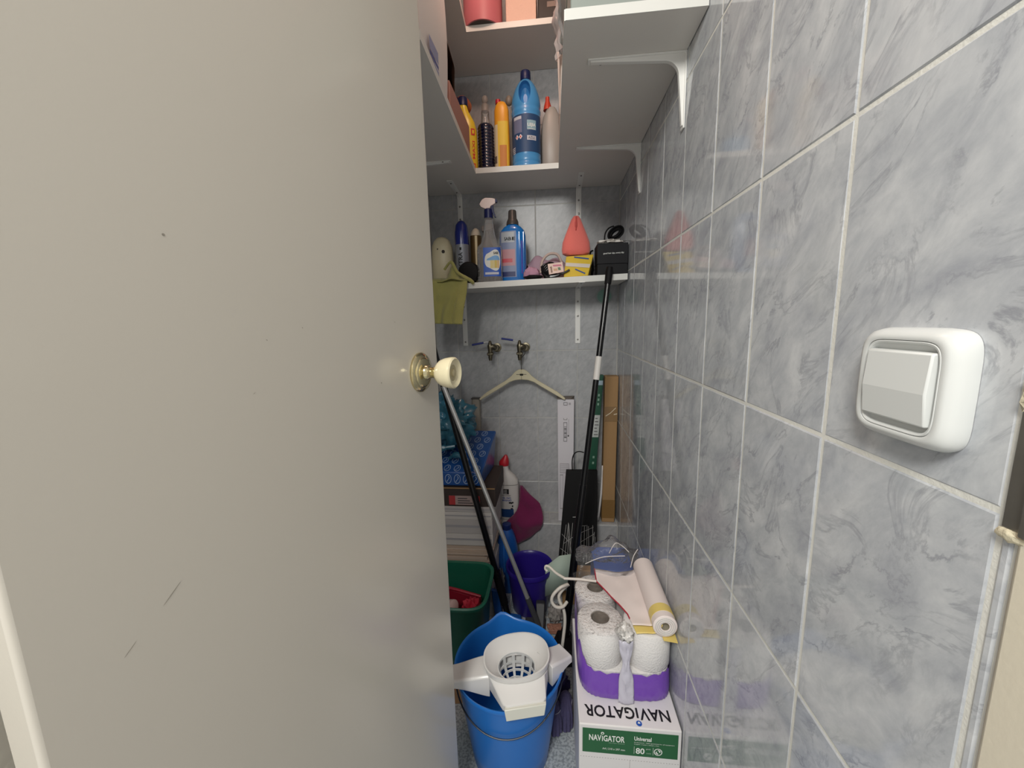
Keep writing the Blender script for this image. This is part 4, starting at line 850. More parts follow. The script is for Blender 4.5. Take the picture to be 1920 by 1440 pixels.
# ================================================================= BINS, BUCKETS AND POLES
def rrect(cx, cy, z, hx, hy, n=5, segs=44): return ring((cx, cy), z, hx, hy, n, segs)
b = thing('green_bin', 'dark green rectangular plastic bin half hidden by the door', 'bin', (-.335, 1.152, 0))
c = (-.336, 1.153)
MB().loft([rrect(c[0], c[1], z_, hx_, hy_) for z_, hx_, hy_ in ((.004, .09, .085), (.0, .098, .092), (.02, .101, .095), (.255, .119, .114), (.262, .127, .122), (.272, .128, .123), (.276, .124, .119), (.272, .117, .112), (.255, .115, .110), (.02, .097, .091), (.012, .09, .084))], True, True).build('bin_body', GREENB, b, smooth=50)
b = thing('red_tray', 'dark red plastic tray standing on edge inside the green bin', 'tray', (-.32, 1.17, .012))
MB().hexa([(-.415, 1.215, .014), (-.262, 1.190, .014), (-.262, 1.206, .014), (-.415, 1.231, .014), (-.425, 1.225, .205), (-.255, 1.200, .185), (-.255, 1.217, .185), (-.425, 1.242, .205)]).build('tray_wall', mat('tray_red', '#9E1F34', .3), b, bevel=.005, bseg=3)
MB().tube([(-.424, 1.227, .207), (-.34, 1.216, .199), (-.256, 1.204, .187)], .006, 10).build('tray_rim', mat('tray_red', '#9E1F34', .3), b)
b = thing('pink_bottle', 'white-capped dark red bottle lying inside the green bin', 'bottle', (-.36, 1.12, .1))
axis_lathe((-.383, 1.150, .186), (.75, -.35, .28), [(-.02, .022), (-.015, .026), (.030, .026), (.040, .022), (.044, .022)], 26).build('bottle_body', mat('bottle_maroon', '#4A1420', .3), b)
axis_lathe((-.383, 1.150, .186), (.75, -.35, .28), [(.044, .020), (.045, .0225), (.060, .0225), (.063, .018)], 26).build('cap', mat('cap_palepink', '#D9B9B5', .4), b)
b = thing('red_sponge', 'bright red crumpled sponge cloth in the front corner of the green bin', 'cloth', (-.29, 1.12, .06))
MB().ball((-.280, 1.150, .172), (.036, .040, .040), 22, 14, .5, 3.5, 3).build('sponge', mat('sponge_red', '#B8253C', .7), b)
MB().ball((-.300, 1.105, .085), (.070, .042, .075), 18, 12, .2, 3, 6).build('cloth_body', mat('sponge_red2', '#7A1A2A', .8), b)

# big blue bucket
BC = (-.1195, .875)
def brad(z): return .100+.036*z/.27
b = thing('mop_bucket', 'large bright blue round bucket with a wire handle in front of the door', 'bucket', (BC[0], BC[1], 0))
def brow(z, r, k, spout=0):
    out = []
    for i in range(72):
        a = 2*math.pi*i/72; d = math.atan2(math.sin(a-R(104)), math.cos(a-R(104)))
        g = math.exp(-(d/.20)**2)*spout
        out.append((BC[0]+(r+.014*g)*math.cos(a), BC[1]+(r+.014*g)*math.sin(a), z+.013*g)); 
    return out
rows = [brow(.004, .088, 0), brow(0, .094, 0), brow(.004, .100, 0)]+[brow(z_, brad(z_), 0, max(0, (z_-.17)/.10)) for z_ in (.06, .12, .17, .20, .23, .25, .258)]
rows += [brow(.259, .1395, 0, 1), brow(.266, .1410, 0, 1), brow(.270, .1395, 0, 1), brow(.269, .1365, 0, 1), brow(.262, .1335, 0, 1)]+[brow(z_, brad(z_)-.003, 0, max(0, (z_-.17)/.10)) for z_ in (.24, .20, .17, .12, .06, .012)]+[brow(.008, .09, 0)]
MB().loft(rows).build('bucket_body', BLUEB, b, smooth=60)
hd = []
for k in range(41):
    t = k/40; a = R(176)+R(188)*t; zz = .246-.060*math.sin(math.pi*t)**1.3; rr = brad(zz)+.0065+(.006 if t < .06 or t > .94 else 0)
    hd.append((BC[0]+rr*math.cos(a), BC[1]+rr*math.sin(a), zz))
MB().tube(hd, .0019, 8).build('wire_handle', mat('wire_grey', '#4B4D52', .35, metal=.8), b)
for s_ in (R(176), R(364)):
    axis_lathe((BC[0]+.134*math.cos(s_), BC[1]+.134*math.sin(s_), .246), (math.cos(s_), math.sin(s_), 0), [(0, .011), (.008, .010), (.010, .006)], 16).build('handle_ear', BLUEB, b)
# mop wringer
b = thing('mop_wringer', 'white plastic mop wringer insert sitting across the rim of the blue bucket', 'wringer', (-.094, .83, .27))
WC_ = (-.094, .832); RT = .20
def wring(z, rx, ry, amp=0): return [(p[0], p[1], z+amp*(.5+.5*math.cos(math.atan2(p[1]-WC_[1], p[0]-WC_[0])-R(62)))) for p in ring(WC_, z, rx, ry, 2.35, 56, RT)]
MB().loft([wring(.246, .062, .046), wring(.262, .068, .051), wring(.300, .076, .058), wring(.318, .081, .0625, .012), wring(.3205, .081, .0625, .012), wring(.3205, .0775, .059, .012), wring(.300, .060, .050), wring(.292, .047, .042), wring(.286, .044, .040)], False, False).build('cup', WHITEP, b, smooth=50)
mb = MB()
NR = 11
for k in range(NR):
    a = 2*math.pi*k/NR+.14
    for (t0, t1) in ((0, 1),):
        pts = [(WC_[0]+.0445*math.cos(a)*math.cos(q)**.7, WC_[1]+.0405*math.sin(a)*math.cos(q)**.7, .290-.066*math.sin(q)) for q in (1.35*i/10 for i in range(11))]
        mb.loft([[tuple(Vector(p)+Vector((-math.sin(a)*w, math.cos(a)*w, 0))*(1-.45*i/10)+Vector((math.cos(a), math.sin(a), 0))*e) for w, e in ((-.0042, 0), (.0042, 0), (.0042, .002), (-.0042, .002))] for i, p in enumerate(pts)])
for q in (.0, .36, .68, 1.0, 1.32):
    rr = math.cos(q)**.7 if q < 1.5 else 0
    mb.loft([[(x, y, .290-.066*math.sin(q)+dz) for x, y, _ in ring(WC_, 0, .0450*rr+e, .0410*rr+e, 2, 40)] for dz, e in ((-.003, 0), (.003, 0), (.003, .002), (-.003, .002), (-.003, 0))], False, False)
mb.build('basket', mat('basket_white', '#D9DAD9', .35), b, smooth=40)
def arm(P0, P1, w0, w1, zt0, zb0, zt1, zb1, curve):
    P0 = Vector(P0); P1 = Vector(P1); d = (P1-P0).normalized(); s = Vector((-d.y, d.x)); rs = []
    for k in range(13):
        t = k/12; e = t*t*(3-2*t); p = P0.lerp(P1, t); w = (w0+(w1-w0)*e)/2; zt = zt0+(zt1-zt0)*e; zb_ = zb0+(zb1-zb0)*(e**.6)
        rs.append([(p.x+s.x*q, p.y+s.y*q, zz) for q, zz in ((-w, zb_), (w, zb_), (w, zt-.004), (w*.86, zt), (-w*.86, zt), (-w, zt-.004))])
    return MB().loft(rs)
arm((-.160, .8185), (-.2605, .800), .066, .050, .306, .250, .293, .2745, 0).build('left_arm', WHITEP, b, smooth=40, bevel=.0015)
arm((-.0265, .8465), (.0265, .893), .060, .052, .306, .250, .293, .2745, 0).build('right_arm', WHITEP, b, smooth=40, bevel=.0015)
MB().hexa([(-.264, .774, .256), (-.2610, .774, .256), (-.2660, .826, .256), (-.2690, .826, .256), (-.263, .774, .288), (-.252, .774, .288), (-.257, .826, .288), (-.268, .826, .288)]).build('left_hook', WHITEP, b, bevel=.0015)
fr = []
for k in range(17):
    t = k/16; a = R(196+(336-196)*t); a0 = ring(WC_, 0, .0785, .0600, 2.35, 1, RT, a, a+.01, False)[0]; a1 = ring(WC_, 0, .0640, .0480, 2.35, 1, RT, a, a+.01, False)[0]
    q = min(max((t-.14)/.72, 0), 1); bx = (-.112+.092*q, .7300+.0240*q)
    if t < .14: m_ = t/.14; bx = (a0[0]*(1-m_)+bx[0]*m_, a0[1]*(1-m_)+bx[1]*m_)
    if t > .86: m_ = (1-t)/.14; bx = (a0[0]*(1-m_)+bx[0]*m_, a0[1]*(1-m_)+bx[1]*m_)
    zt_ = .308
    fr.append([(a0[0], a0[1], zt_), (bx[0], bx[1], .289), (bx[0], bx[1], .2735), (a1[0], a1[1], .252)])
MB().loft(fr).build('front_apron', WHITEP, b, bevel=.002, smooth=35)
MB().hexa([(-.108, .7245, .258), (-.024, .7455, .258), (-.024, .7485, .258), (-.108, .7275, .258), (-.112, .7245, .286), (-.020, .7470, .286), (-.020, .7560, .286), (-.112, .7340, .286)]).build('front_lip', mat('lip_white', '#DFDED2', .35), b, bevel=.0015)
# small purple bucket
c = (-.098, 1.405)
b = thing('purple_bucket', 'small dark purple bucket against the tiled plinth behind the silver pole', 'bucket', (c[0], c[1], 0))
lathe(c, [(.004, .06), (0, .066), (.004, .069), (.165, .086), (.168, .0925), (.184, .0935), (.188, .0915), (.186, .088), (.17, .084), (.012, .066), (.010, .05)], segs=48).build('bucket_body', PURB, b, smooth=50)
# blue detergent bottle in front of the plinth
c = (-.198, 1.505)
b = thing('detergent_jug', 'blue bottle with a smooth domed top standing below the magenta cloth', 'bottle', (c[0], c[1], 0))
lathe(c, [(0, .044, .034), (.004, .047, .037), (.15, .047, .037), (.19, .045, .036), (.23, .038, .032), (.262, .028, .025), (.278, .018, .018)], segs=36, n=2.3).build('body', mat('jug_blue', '#1B57A6', .35), b)
lathe(c, [(.276, .0185), (.278, .0195), (.298, .0185), (.300, .016)], segs=24).build('cap', mat('jug_cap', '#1B2C66', .4), b)
MB().tube([(c[0]-.008, c[1]-.038, .10), (c[0]-.010, c[1]-.036, .18), (c[0]-.008, c[1]-.030, .24)], .005, 8, spline=4).build('moulded_rib', mat('jug_blue2', '#2A68B8', .3), b)
# poles
def pole(name, label, cat, a, b_, r, m, parts=()):
    t = thing(name, label, cat, b_)
    MB().tube([Vector(b_).lerp(Vector(a), k/12) for k in range(13)], r, 16).build('pole', m, t)
    return t
T0 = Vector((-.171, 1.307, .012)); D0 = (Vector((-.377, 1.300, .913))-T0)
b = pole('black_mop', 'thick black pole leaning left past the door knob, left of the silver pole', 'mop', T0+D0*1.30, T0+D0*.08, .0115, mat('pole_black', '#0E0E10', .28))
MB().tube([T0+D0*.08, T0+D0*.20], .0145, 14).build('collar', BLACKM, b)
MB().tube([T0+D0*.205, T0+D0*.225], .0165, 14).build('ring', BLACKP, b)
HB = mat('pan_blue', '#1D559E', .35)
MB().hexa([(-.228, 1.272, .003), (-.120, 1.268, .003), (-.126, 1.332, .003), (-.228, 1.334, .003), (-.226, 1.274, .030), (-.122, 1.270, .022), (-.128, 1.330, .022), (-.226, 1.332, .034)]).build('mop_head', HB, b, bevel=.004, label='blue plastic head')
MB().hexa([(-.230, 1.316, .030), (-.200, 1.316, .030), (-.200, 1.332, .030), (-.230, 1.332, .030), (-.240, 1.322, .128), (-.214, 1.322, .118), (-.214, 1.335, .118), (-.240, 1.335, .128)]).build('head_flange', HB, b, bevel=.003)
MB().tube([T0+D0*.02, T0+D0*.085], .011, 12).build('socket', BLACKP, b)
T1 = Vector((-.058, 1.268, .028)); D1 = (Vector((-.368, 1.280, .904))-T1)
b = pole('silver_mop', 'polished silver metal pole crossing in front of the purple bucket', 'mop', T1+D1*1.02, T1+D1*.10, .0078, CHROME)
MB().tube([T1, T1+D1*.02, T1+D1*.13], [.0095, .0105, .0098], 14).build('socket', mat('socket_grey', '#45464A', .4), b)
MB().hexa([(-.114, 1.250, .004), (-.034, 1.246, .004), (-.032, 1.328, .004), (-.112, 1.330, .004), (-.112, 1.252, .016), (-.036, 1.248, .016), (-.034, 1.326, .016), (-.110, 1.328, .016)]).build('mop_plate', mat('plate_dark', '#3B3C40', .55), b, bevel=.004)
MB().hexa([(-.066, 1.262, .012), (-.040, 1.262, .012), (-.036, 1.30, .012), (-.062, 1.30, .012), (-.070, 1.315, .085), (-.036, 1.315, .085), (-.036, 1.335, .085), (-.070, 1.335, .085)]).build('mop_bracket', mat('bracket_darkgrey', '#2F3034', .5), b, bevel=.003)
T2 = Vector((.033, 1.215, .02)); D2 = Vector((.200, 1.435, 1.315))-T2
b = thing('broom', 'long black broom pole with a white sleeve leaning on the shelf below the black box', 'broom', T2)
MB().tube([T2+D2*(.40+.6*k/6) for k in range(7)], [.0105, .0098], 16).build('upper_pole', mat('pole_black', '#0E0E10', .28), b)
MB().tube([T2+D2*(.02+.40*k/6) for k in range(7)], [.0140, .0122], 16).build('lower_pole', mat('pole_black', '#0E0E10', .28), b)
MB().tube([T2+D2*.70, T2+D2*.762], .0113, 16).build('white_sleeve', mat('sleeve_white', '#D8D5D0', .5), b, label='white paper sleeve')
MB().tube([T2+D2*.955, T2+D2*.985, T2+D2*1.0], [.0115, .0128, .0105], 16).build('end_grip', BLACKM, b)
MB().tube([T2+D2*.0, T2+D2*.03], .0165, 16).build('socket', BLACKP, b)
MB().hexa([(-.004, 1.13, .002), (.070, 1.13, .002), (.070, 1.245, .002), (-.004, 1.245, .002), (.010, 1.15, .045), (.056, 1.15, .045), (.056, 1.24, .045), (.010, 1.24, .045)]).build('broom_head', BLACKM, b, bevel=.004)

# ================================================================= RIGHT: PAPER BOX, TOILET ROLLS, LINER ROLL
b = thing('paper_box', 'white printed carton of copy paper with a green label under the toilet rolls', 'box', (.16, .88, 0))
X0, X1, YF_, ZT = .0515, .2675, .729, .2655
pb = MB().lohi((X0, YF_, 0), (X1, 1.035, ZT)).build('box_body', WHITEC, b, bevel=.0025)
GL = mat('label_green', '#24613A', .5)
gl = MB().lohi((.0590, YF_-.0005, .1945), (.2605, YF_, .2560)).build('green_label', GL, pb, label='dark green printed label')
def navigator(par, c, u, v, h, w, m, disc, hole):
    ws = [TXT[q][2] for q in ('NAV', 'I', 'GATOR')]; gap = .10; sc = w/(sum(ws)+2*gap)
    c = Vector(c); u = Vector(u).normalized(); v = Vector(v).normalized(); x = -w/2
    for q, wd in zip(('NAV', 'I', 'GATOR'), ws):
        hh = h*(.86 if q == 'I' else 1); text('lettering', par, q, c+u*(x+wd*sc/2)-v*((h-hh)/2), u, v, hh, m, w=wd*sc)
        if q == 'I':
            o = c+u*(x+wd*sc/2)+v*(h*.78); nn = u.cross(v)*.0006
            MB().add([tuple(o+nn+(u*math.cos(a)+v*math.sin(a))*h*.23) for a in (2*math.pi*k/24 for k in range(24))], [tuple(range(24))]).build('logo_disc', disc, par, smooth=0)
            if hole == 'ring': MB().add([tuple(o+nn*2+(u*math.cos(a)+v*math.sin(a))*h*.11) for a in (2*math.pi*k/20 for k in range(20))], [tuple(range(20))]).build('logo_disc', GL, par, smooth=0)
            else: MB().add([tuple(o+nn*2+(u*a+v*e)*h*.13) for a, e in ((-.9, .1), (0, .35), (.9, .1), (0, -1.1))], [(3, 2, 1, 0)]).build('logo_arrow', INKW, par, smooth=0)
        x += (wd+gap)*sc
navigator(gl, (.111, YF_-.0005, .2340), (1, 0, 0), (0, 0, 1), .0155, .0760, INKW, INKW, 'ring')
navigator(pb, (.1580, .7600, ZT), (-1, 0, 0), (0, -1, 0), .0270, .1850, INK, mat('disc_blue', '#1E56B0', .5), 'arrow')
yl = YF_-.0005
text('lettering', gl, 'Ultra Paper Solutions', (.132, yl, .2230), (1, 0, 0), (0, 0, 1), .0030, mat('ink_pale', '#A9C3AE', .6), w=.034)
text('lettering', gl, 'A4 | 210 x 297 mm', (.126, yl, .2070), (1, 0, 0), (0, 0, 1), .0065, INKW, w=.048)
text('lettering', gl, 'Universal', (.187, yl, .2400), (1, 0, 0), (0, 0, 1), .0105, INKW, w=.036)
text('lettering', gl, 'Professional  100% guarantee for all equipment', (.211, yl, .2300), (1, 0, 0), (0, 0, 1), .0030, INKW, w=.084)
text('lettering', gl, 'Copier | Laser | Inkjet | Fax', (.195, yl, .2255), (1, 0, 0), (0, 0, 1), .0028, INKW, w=.052)
text('lettering', gl, '80', (.182, yl, .2090), (1, 0, 0), (0, 0, 1), .0150, INKW, w=.0185)
text('lettering', gl, 'g/m2', (.199, yl, .2150), (1, 0, 0), (0, 0, 1), .0035, INKW, w=.009)
text('lettering', gl, '500', (.200, yl, .2045), (1, 0, 0), (0, 0, 1), .0030, mat('ink_pale', '#A9C3AE', .6), w=.010)
for x in (.1692, .2090): MB().lohi((x, yl-.0004, .2005), (x+.0005, yl, .2190)).build('rule', INKW, gl, smooth=0)
mb = MB()
mb.loft([[(.2195+r*math.cos(a), yl-.0005, .2100+r*math.sin(a)) for a in (2*math.pi*k/32 for k in range(32))] for r in (.0088, .0070)], False, False)
for s_ in (0, math.pi):
    pl_ = [(.0010, .0058), (.0050, .0030), (.0045, -.0008), (.0020, -.0012), (.0028, .0015), (-.0010, .0040)]
    mb.add([(.2195+x*math.cos(s_)-y*math.sin(s_), yl-.0005, .2100+x*math.sin(s_)+y*math.cos(s_)) for x, y in pl_], [tuple(range(6))])
mb.build('recycle_mark', INKW, gl, smooth=0)

mb = MB()
for k in range(36): mb.lohi((X0+.003+k*.0059, YF_-.0004, .1815), (X0+.0055+k*.0059, YF_+.0002, .1822))
mb.build('perforation', mat('perf_grey', '#9E9B9A', .7), pb, smooth=0)
MB().lohi((.161, YF_-.0004, .02), (.1616, YF_+.0002, .1815)).build('front_seam', mat('perf_grey', '#9E9B9A', .7), pb)
# toilet rolls
RZ0, RZ1, RR = .3395, .432, .0532
CORE = mat('core_brown', '#8F8478', .8)
PX = {(0, 0): 'front left toilet roll of the pack, its core showing nearest the camera', (0, 1): 'back left toilet roll of the pack, under the end of the white cord',
      (1, 0): 'front right toilet roll of the pack, under the yellow edge of the liner roll', (1, 1): 'back right toilet roll of the pack, under the white liner sheet'}
for (i, k), l in PX.items():
    cx, cy = .1078+i*.1078, .844+k*.1075
    t = thing('toilet_roll', 'white '+l, 'toilet roll', (cx, cy, RZ0), 'toilet rolls in the opened pack')
    mb = MB(); lathe((cx, cy), [(RZ0, .022), (RZ0, RR-.002), (RZ0+.003, RR), (RZ1-.004, RR), (RZ1, RR-.004), (RZ1, .022), (RZ0, .022)], segs=48, capa=False, capb=False, mb=mb)
    mb.build('paper', PAPERW, t, smooth=50)
    lathe((cx, cy), [(RZ0+.001, .0218), (RZ1-.002, .0218), (RZ1-.002, .0205), (RZ0+.001, .0205)], segs=28, capa=False, capb=False).build('core', CORE, t, smooth=50)
# the pack wrapping
b = thing('toilet_roll_pack', 'purple and clear plastic wrapper around the toilet rolls on the paper box', 'package', (.16, .9, ZT))
PC = (.1620, .8980)
def ph(a):  # height of the torn purple edge round the pack
    a = a % (2*math.pi); d = lambda t: math.atan2(math.sin(a-t), math.cos(a-t))
    return .336+.085*math.exp(-(d(R(178))/.62)**2)+.07*math.exp(-(d(R(118))/.5)**2)+.006*math.exp(-(d(R(310))/.4)**2)+.003*math.sin(23*a)
n_ = 96
def prow(q, off): return [(p[0]+.0010*math.sin(9*k*.7+q*5), p[1]+.0010*math.sin(7*k*.5+q*4), ZT+.0006+(ph(2*math.pi*k/n_)-ZT)*q) for k, p in enumerate(ring(PC, 0, min(.1085, .1075+off), .1120+off, 4.6, n_))]
MB().loft([prow(q, o) for q, o in ((0, -.008), (.03, -.003), (.08, 0), (.3, .001), (.6, .001), (.85, 0), (1, -.0008))], True, False).build('purple_wrap', PURF, b, smooth=60)
MB().loft([ring(PC, z_, .1045, .1080, 4.6, 48) for z_ in (ZT+.002, RZ0-.0008)]).build('lower_rolls', PAPERW, b, smooth=40)
def strapf(u, v):
    z_ = .428-.162*v; w = .0155-.0085*math.exp(-((v-.36)/.16)**2)+.002*v
    return (.1585+(u-.5)*2*w+.004*(v-.3), .7862-.0035-.004*math.sin(math.pi*u)-.003*noise.noise(Vector((u*6, v*9, 2)))*1.5-.004*(1-v)*0, z_)
MB().sheet(strapf, 10, 24).build('carry_strip', mat('strip_lilacwhite', '#CFCCD9', .35, bump=.3, bscale=50), b, solid=.0008, smooth=70)
MB().ball((.1570, .797, .437), (.017, .020, .015), 24, 16, .6, 3.6, 4).build('gathered_film', mat('strip_white', '#D9D6D2', .35, bump=.6, bscale=70), b, smooth=70)
def topfilm(u, v):
    x = .052+.112*u; y = .785+.225*v
    return (x, y, RZ1+.0028+.0010*noise.noise(Vector((x*60, y*60, 1)))+.0005*noise.noise(Vector((x*160, y*160, 3)))-.010*max(0, .12-u)*4)
MB().sheet(topfilm, 26, 44).build('clear_film', CLEAR, b, smooth=80)
def backfilm(u, v):
    a = math.pi*v; x = .064+.180*u
    h = .060+.030*math.sin(math.pi*u)+.022*math.exp(-((u-.55)/.10)**2)
    return (x+.010*noise.noise(Vector((u*4, v*4, 7))), 1.035-.045*math.cos(a)+.014*noise.noise(Vector((u*5, v*5, 2))), RZ1-.012+h*math.sin(a)+.014*noise.noise(Vector((u*7, v*6, 5)))*math.sin(a))
MB().sheet(backfilm, 40, 34).build('clear_hood', film('hood_film', '#FDFCFD', .20, .12, .8, 60, .05), b, smooth=80)
for k, P in enumerate((((.150, 1.00, .500), (.166, 1.00, .530), (.186, 1.01, .517), (.203, 1.0, .505)), ((.085, .99, .472), (.130, .985, .497), (.190, .99, .500)), ((.205, .985, .470), (.213, .99, .500), (.226, 1.0, .515)))):
    MB().tube(P, .0012, 6, spline=6).build('film_crease', mat('crease_white', '#E5DFDC', .25, alpha=.7), b)
b = thing('blue_carton', 'blue carton seen through the clear film behind the toilet rolls', 'box', (.19, 1.22, 0))
bc_ = MB().lohi((.130, 1.165, 0), (.255, 1.30, .335)).build('box_body', mat('carton_blue', '#3A5CA8', .45), b, bevel=.003)
MB().tube([(.176, 1.163, .300), (.200, 1.163, .322)], .0018, 6).build('print_line', INK, bc_)
# liner roll with its loose sheet
LW_ = mat('liner_white', '#EFE2DD', .38); LY = mat('liner_yellow', '#E8CF79', .38)
b = thing('liner_roll', 'white bin-liner roll with yellow end band lying on the toilet rolls', 'liner roll', (.243, .90, RZ1))
A0 = Vector((.2425, .790, RZ1+.0290))
axis_lathe(A0, (0, 1, 0), [(.0005, .009), (0, .012), (0, .0245), (.0015, .0262), (.215, .0262), (.2165, .0245), (.2165, .009)], 40, capa=False).build('roll', LW_, b, smooth=45)
axis_lathe(A0+Vector((0, .018, 0)), (0, 1, 0), [(0, .0262), (0, .0266), (.024, .0266), (.024, .0262)], 40, capa=False, capb=False).build('yellow_band', LY, b)
mb = MB()
for r_ in (.0215, .0175, .0135):
    mb.loft([[tuple(A0+Vector((rr*math.cos(a), -e, rr*math.sin(a)))) for a in (2*math.pi*k/36 for k in range(36))] for rr, e in ((r_, -.0001), (r_-.0004, .0010), (r_-.0014, .0010), (r_-.0018, -.0001))], False, False)
mb.build('rolled_edge', mat('liner_edge', '#CFCFCB', .45), b)
axis_lathe(A0+Vector((0, .0003, 0)), (0, 1, 0), [(0, .0092), (.012, .006)], 20, capa=False).build('core_hole', mat('core_dark', '#8C8574', .8), b)
def shf(u, v):  # u from the roll out to the left, v front to back
    y = .7935+.2205*v
    xl = .182-.030*v*1.2 if v < .25 else .173-(.173-.112)*min(1, (v-.25)/.50)
    xr = .238
    x = xr+(xl-xr)*u
    return (x, y+.012*u*v-.012*u*v*v, RZ1+.0030+.0250*(1-u)**7+.0040*math.sin(3.2*u+4*v)*u*(.4+v)+.003*noise.noise(Vector((x*30, y*22, 1)))+.006*u*math.sin(math.pi*v)+.0020)
MB().sheet(lambda u, v: shf(u, .10+.90*v), 22, 26).build('loose_sheet', LW_, b, solid=.0007, smooth=80)
MB().sheet(lambda u, v: shf(u, .10*v), 22, 5).build('yellow_edge', LY, b, solid=.0008, smooth=80)
MB().tube([shf(1, k/16) for k in range(3, 17)], .0016, 6).build('red_edge', mat('edge_red', '#B5283C', .5), b)
MB().hexa([(.238, .783, RZ1+.0004), (.2685, .783, RZ1-.0040), (.2690, .83, RZ1+.0004), (.238, .83, RZ1+.0004), (.238, .783, RZ1+.0014), (.2685, .783, RZ1-.0030), (.2690, .83, RZ1+.0014), (.238, .83, RZ1+.0014)]).build('under_flap', LY, b)
b = thing('looped_wire', 'stiff white looped cord reaching left from the toilet rolls over the pale green paper', 'cord', (.05, .98, RZ1))
MB().tube([(.112, .962, RZ1+.0085), (.070, .968, RZ1+.0080), (.026, .974, RZ1+.004)], .0036, 10).build('cord_sleeve', mat('sleeve_offwhite', '#D5CCC4', .4), b)
MB().tube([(.030, .973, RZ1+.004), (.005, 1.000, RZ1+.001), (-.014, 1.022, RZ1+.004), (-.024, 1.028, RZ1+.002), (-.026, 1.03, RZ1-.008), (-.021, 1.03, RZ1-.014)], .0036, 10, spline=6).build('cord_loop', RUBBER, b)
b = thing('white_cable', 'thick white cable looped down beside the purple wrapper', 'cable', (.02, 1.06, .0))
MB().tube([(.040, 1.075, .345), (.016, 1.066, .338), (-.004, 1.06, .318), (-.008, 1.058, .298), (.004, 1.055, .283), (.024, 1.06, .280), (.038, 1.075, .286)], .0050, 10, spline=8).build('cable_loop', RUBBER, b)
MB().tube([(.044, 1.09, .335), (.026, 1.083, .322), (.014, 1.078, .305), (.016, 1.075, .286), (.028, 1.068, .262), (.031, 1.062, .230), (.026, 1.056, .180), (.018, 1.052, .110), (.014, 1.05, .004)], .0050, 10, spline=6).build('cable_tail', RUBBER, b)

# ================================================================= GIFT BAG, GREEN SHEET, FLOOR CLUTTER
b = thing('support_carton', 'brown carton on the floor under the black gift bag', 'box', (.10, 1.45, 0))
MB().lohi((.032, 1.425, 0), (.205, 1.575, .152)).build('box_body', CARD, b, bevel=.003)
MB().lohi((.114, 1.4243, .0), (.1145, 1.4252, .152)).build('seam', mat('card_seam', '#A8937F', .7), b)
b = thing('gift_bag', 'tall black paper gift bag with thin white lines and a cord handle', 'bag', (.1, 1.5, .153))
Q = [(.016, 1.458, .153), (.170, 1.458, .153), (.172, 1.510, .153), (.018, 1.510, .153), (.052, 1.556, .517), (.180, 1.556, .519), (.180, 1.572, .519), (.052, 1.572, .517)]
gb_ = MB().hexa(Q).build('bag_body', mat('bag_black', '#0D0D0E', .6, spec=.2), b, bevel=.002)
def onq(u, v, e=.0008):
    q = Vector(Q[0]).lerp(Vector(Q[1]), u).lerp(Vector(Q[4]).lerp(Vector(Q[5]), u), v); return Vector((q.x, q.y-e, q.z))
LN = mat('line_grey', '#9C9A98', .5); mb = MB()
def ln(u0, v0, u1, v1, w=.0009):
    a, c_ = onq(u0, v0), onq(u1, v1); d = (c_-a).normalized(); s = Vector((d.z, 0, -d.x))*w; mb.add([tuple(a-s), tuple(a+s), tuple(c_+s), tuple(c_-s)], [(0, 1, 2, 3)])
for u0, v0, u1, v1 in ((.07, .02, .13, .42), (.15, .01, .19, .44), (.24, .02, .20, .42), (.28, .05, .31, .44), (.38, .03, .40, .42), (.33, .02, .22, .30), (.20, .43, .32, .12),
                       (.58, .06, .56, .38), (.66, .03, .65, .41), (.74, .03, .72, .42), (.80, .05, .76, .41), (.90, .04, .88, .42), (.86, .12, .93, .35), (.93, .10, .95, .30),
                       (.02, .17, .36, .08), (.03, .32, .24, .24), (.10, .22, .34, .29), (.55, .24, .92, .33), (.56, .34, .90, .40), (.56, .16, .68, .20), (.60, .18, .74, .12), (.72, .12, .93, .20), (.74, .16, .92, .07), (.80, .08, .92, .16), (.55, .41, .70, .415)):
    ln(u0, v0, u1, v1)
mb.build('white_lines', LN, gb_, smooth=0)
ml = MB()
ml.lohi((onq(.30, .50).x, onq(.30, .50).y-.0006, onq(.3, .5).z), (onq(.36, .50).x+.012, onq(.3, .5).y, onq(.3, .5).z+.0015)); ml.build('foil_mark', INKW, gb_, smooth=0)
MB().tube([(.078, 1.562, .505), (.077, 1.560, .560), (.086, 1.558, .590), (.104, 1.556, .600), (.124, 1.556, .596)], .0024, 8, spline=6).build('cord_handle', BLACKM, b)
b = thing('green_sheet', 'pale green folded sheet of paper standing by the purple bucket', 'paper', (.01, 1.34, .1))
MB().add([(-.036, 1.345, .092), (.010, 1.345, .112), (.066, 1.352, .125), (.066, 1.372, .256), (.020, 1.370, .248), (-.034, 1.365, .204)], [tuple(range(6))]).build('sheet', mat('paper_mint', '#A9B9AC', .7), b, solid=.0015)
MB().tube([(-.034, 1.3635, .200), (.066, 1.352, .128)], .0012, 6).build('crease', mat('paper_mint2', '#8B9C92', .7), b)
b = thing('crumpled_film', 'crumpled clear plastic wrapping beside the black pole by the green bin', 'wrapping', (-.19, 1.36, 0))
MB().ball((-.2080, 1.385, .085), (.013, .020, .080), 26, 20, .5, 3.5, 8).build('film_body', film('crumple_film', '#D8D6D8', .4, .12, 1, 60, .12), b, smooth=80)
b = thing('cardboard_scrap', 'torn pinkish-brown cardboard piece on the floor by the silver pole', 'cardboard', (-.02, 1.22, 0))
MB().hexa([(-.078, 1.170, .001), (-.012, 1.165, .001), (.022, 1.262, .001), (-.026, 1.240, .001), (-.078, 1.170, .004), (-.012, 1.165, .012), (.022, 1.262, .008), (-.026, 1.240, .006)]).build('scrap', mat('scrap_pink', '#B79C8C', .8, var=.1, vscale=20), b)
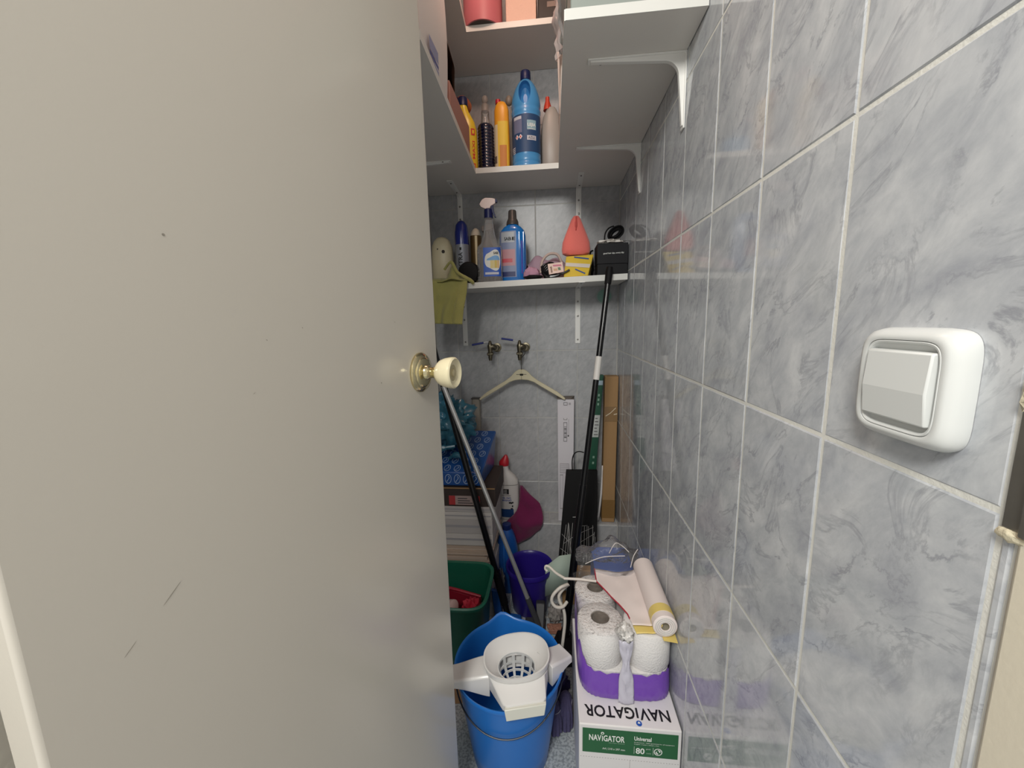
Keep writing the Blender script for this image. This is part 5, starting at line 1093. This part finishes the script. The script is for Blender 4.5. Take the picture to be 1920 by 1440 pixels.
b = thing('kraft_scrap', 'crumpled reddish-brown paper scrap on the floor right of the silver pole foot', 'paper', (.0, 1.29, 0))
MB().sheet(lambda u, v: (-.026+.054*u+.004*math.sin(6*v), 1.262+.050*v, .004+.010*abs(noise.noise(Vector((u*5, v*5, 3))))+.004*u), 12, 12).build('scrap', mat('scrap_red', '#9A6E5C', .85, var=.15, vscale=40), b, solid=.0012, smooth=20)
b = thing('black_offcut', 'bent black plastic offcut lying on the torn cardboard', 'offcut', (-.06, 1.2, .01))
MB().tube([(-.060, 1.196, .013), (-.040, 1.210, .017), (-.016, 1.226, .022)], .0050, 8, spline=4).tube([(-.056, 1.180, .014), (-.036, 1.184, .018), (-.014, 1.192, .022)], .0040, 8, spline=4).build('rods', BLACKP, b)
b = thing('dark_rag', 'dark grey crumpled rag on the floor between bucket and broom', 'rag', (0, 1.1, 0))
MB().ball((-.026, 1.100, .020), (.026, .050, .026), 28, 18, .5, 3.5, 5).build('rag', mat('rag_dark', '#3A3A3E', .9, var=.25, vscale=40), b, smooth=80)
b = thing('grey_paper', 'crumpled greyish paper on the floor behind the dark rag', 'paper', (.02, 1.3, 0))
MB().ball((.004, 1.345, .024), (.026, .040, .026), 26, 18, .45, 4, 2).build('paper_ball', mat('paper_grey', '#8E8A86', .9, var=.15, vscale=30), b, smooth=60)
b = thing('work_gloves', 'pair of dark violet striped knitted gloves on the floor beside the paper box', 'gloves', (.018, .93, 0))
KN = mat('knit_violet', '#4B4768', .95, bump=.6, bscale=180); KS = mat('knit_stripe', '#9A97A6', .95)
for gx, gy, hgt in ((.000, .935, .060), (.030, .950, .075)):
    g = MB()
    for k, (dx, dy) in enumerate(((-.014, -.020), (-.004, -.026), (.006, -.024), (.013, -.014))):
        g.tube([(gx+dx*.4, gy+.010, hgt), (gx+dx*.8, gy+dy*.6, hgt*.75), (gx+dx, gy+dy, hgt*.35), (gx+dx, gy+dy-.004, .010)], [.0075, .0070, .0060], 10, spline=4)
    g.ball((gx, gy+.015, hgt*.72), (.020, .022, hgt*.42), 20, 14)
    gg = g.build('glove', KN, b, smooth=70)
    for k in range(7): MB().tube([(gx-.019*math.cos(t)*.95, gy+.012-.023*math.sin(t), hgt*.28+.0055*k+.004*t) for t in (math.pi*i/8 for i in range(9))], .0011, 5).build('stripe', KS, gg)
b = thing('purple_rag', 'dark purple cloth scrap above the striped gloves', 'cloth', (.02, .99, 0))
MB().ball((.014, 1.024, .045), (.028, .024, .045), 22, 14, .4, 3, 9).build('cloth_body', mat('rag_purple', '#2A2352', .9), b, smooth=80)
b = thing('brown_bag', 'brown paper bag corner on the floor between the door and the big bucket', 'bag', (-.27, .95, 0))
MB().hexa([(-.318, .975, 0), (-.262, .985, 0), (-.262, 1.015, 0), (-.318, 1.015, 0), (-.310, .975, .090), (-.268, .985, .075), (-.268, 1.015, .075), (-.310, 1.015, .090)]).build('bag_body', mat('kraft', '#A67F5C', .8), b, bevel=.002)
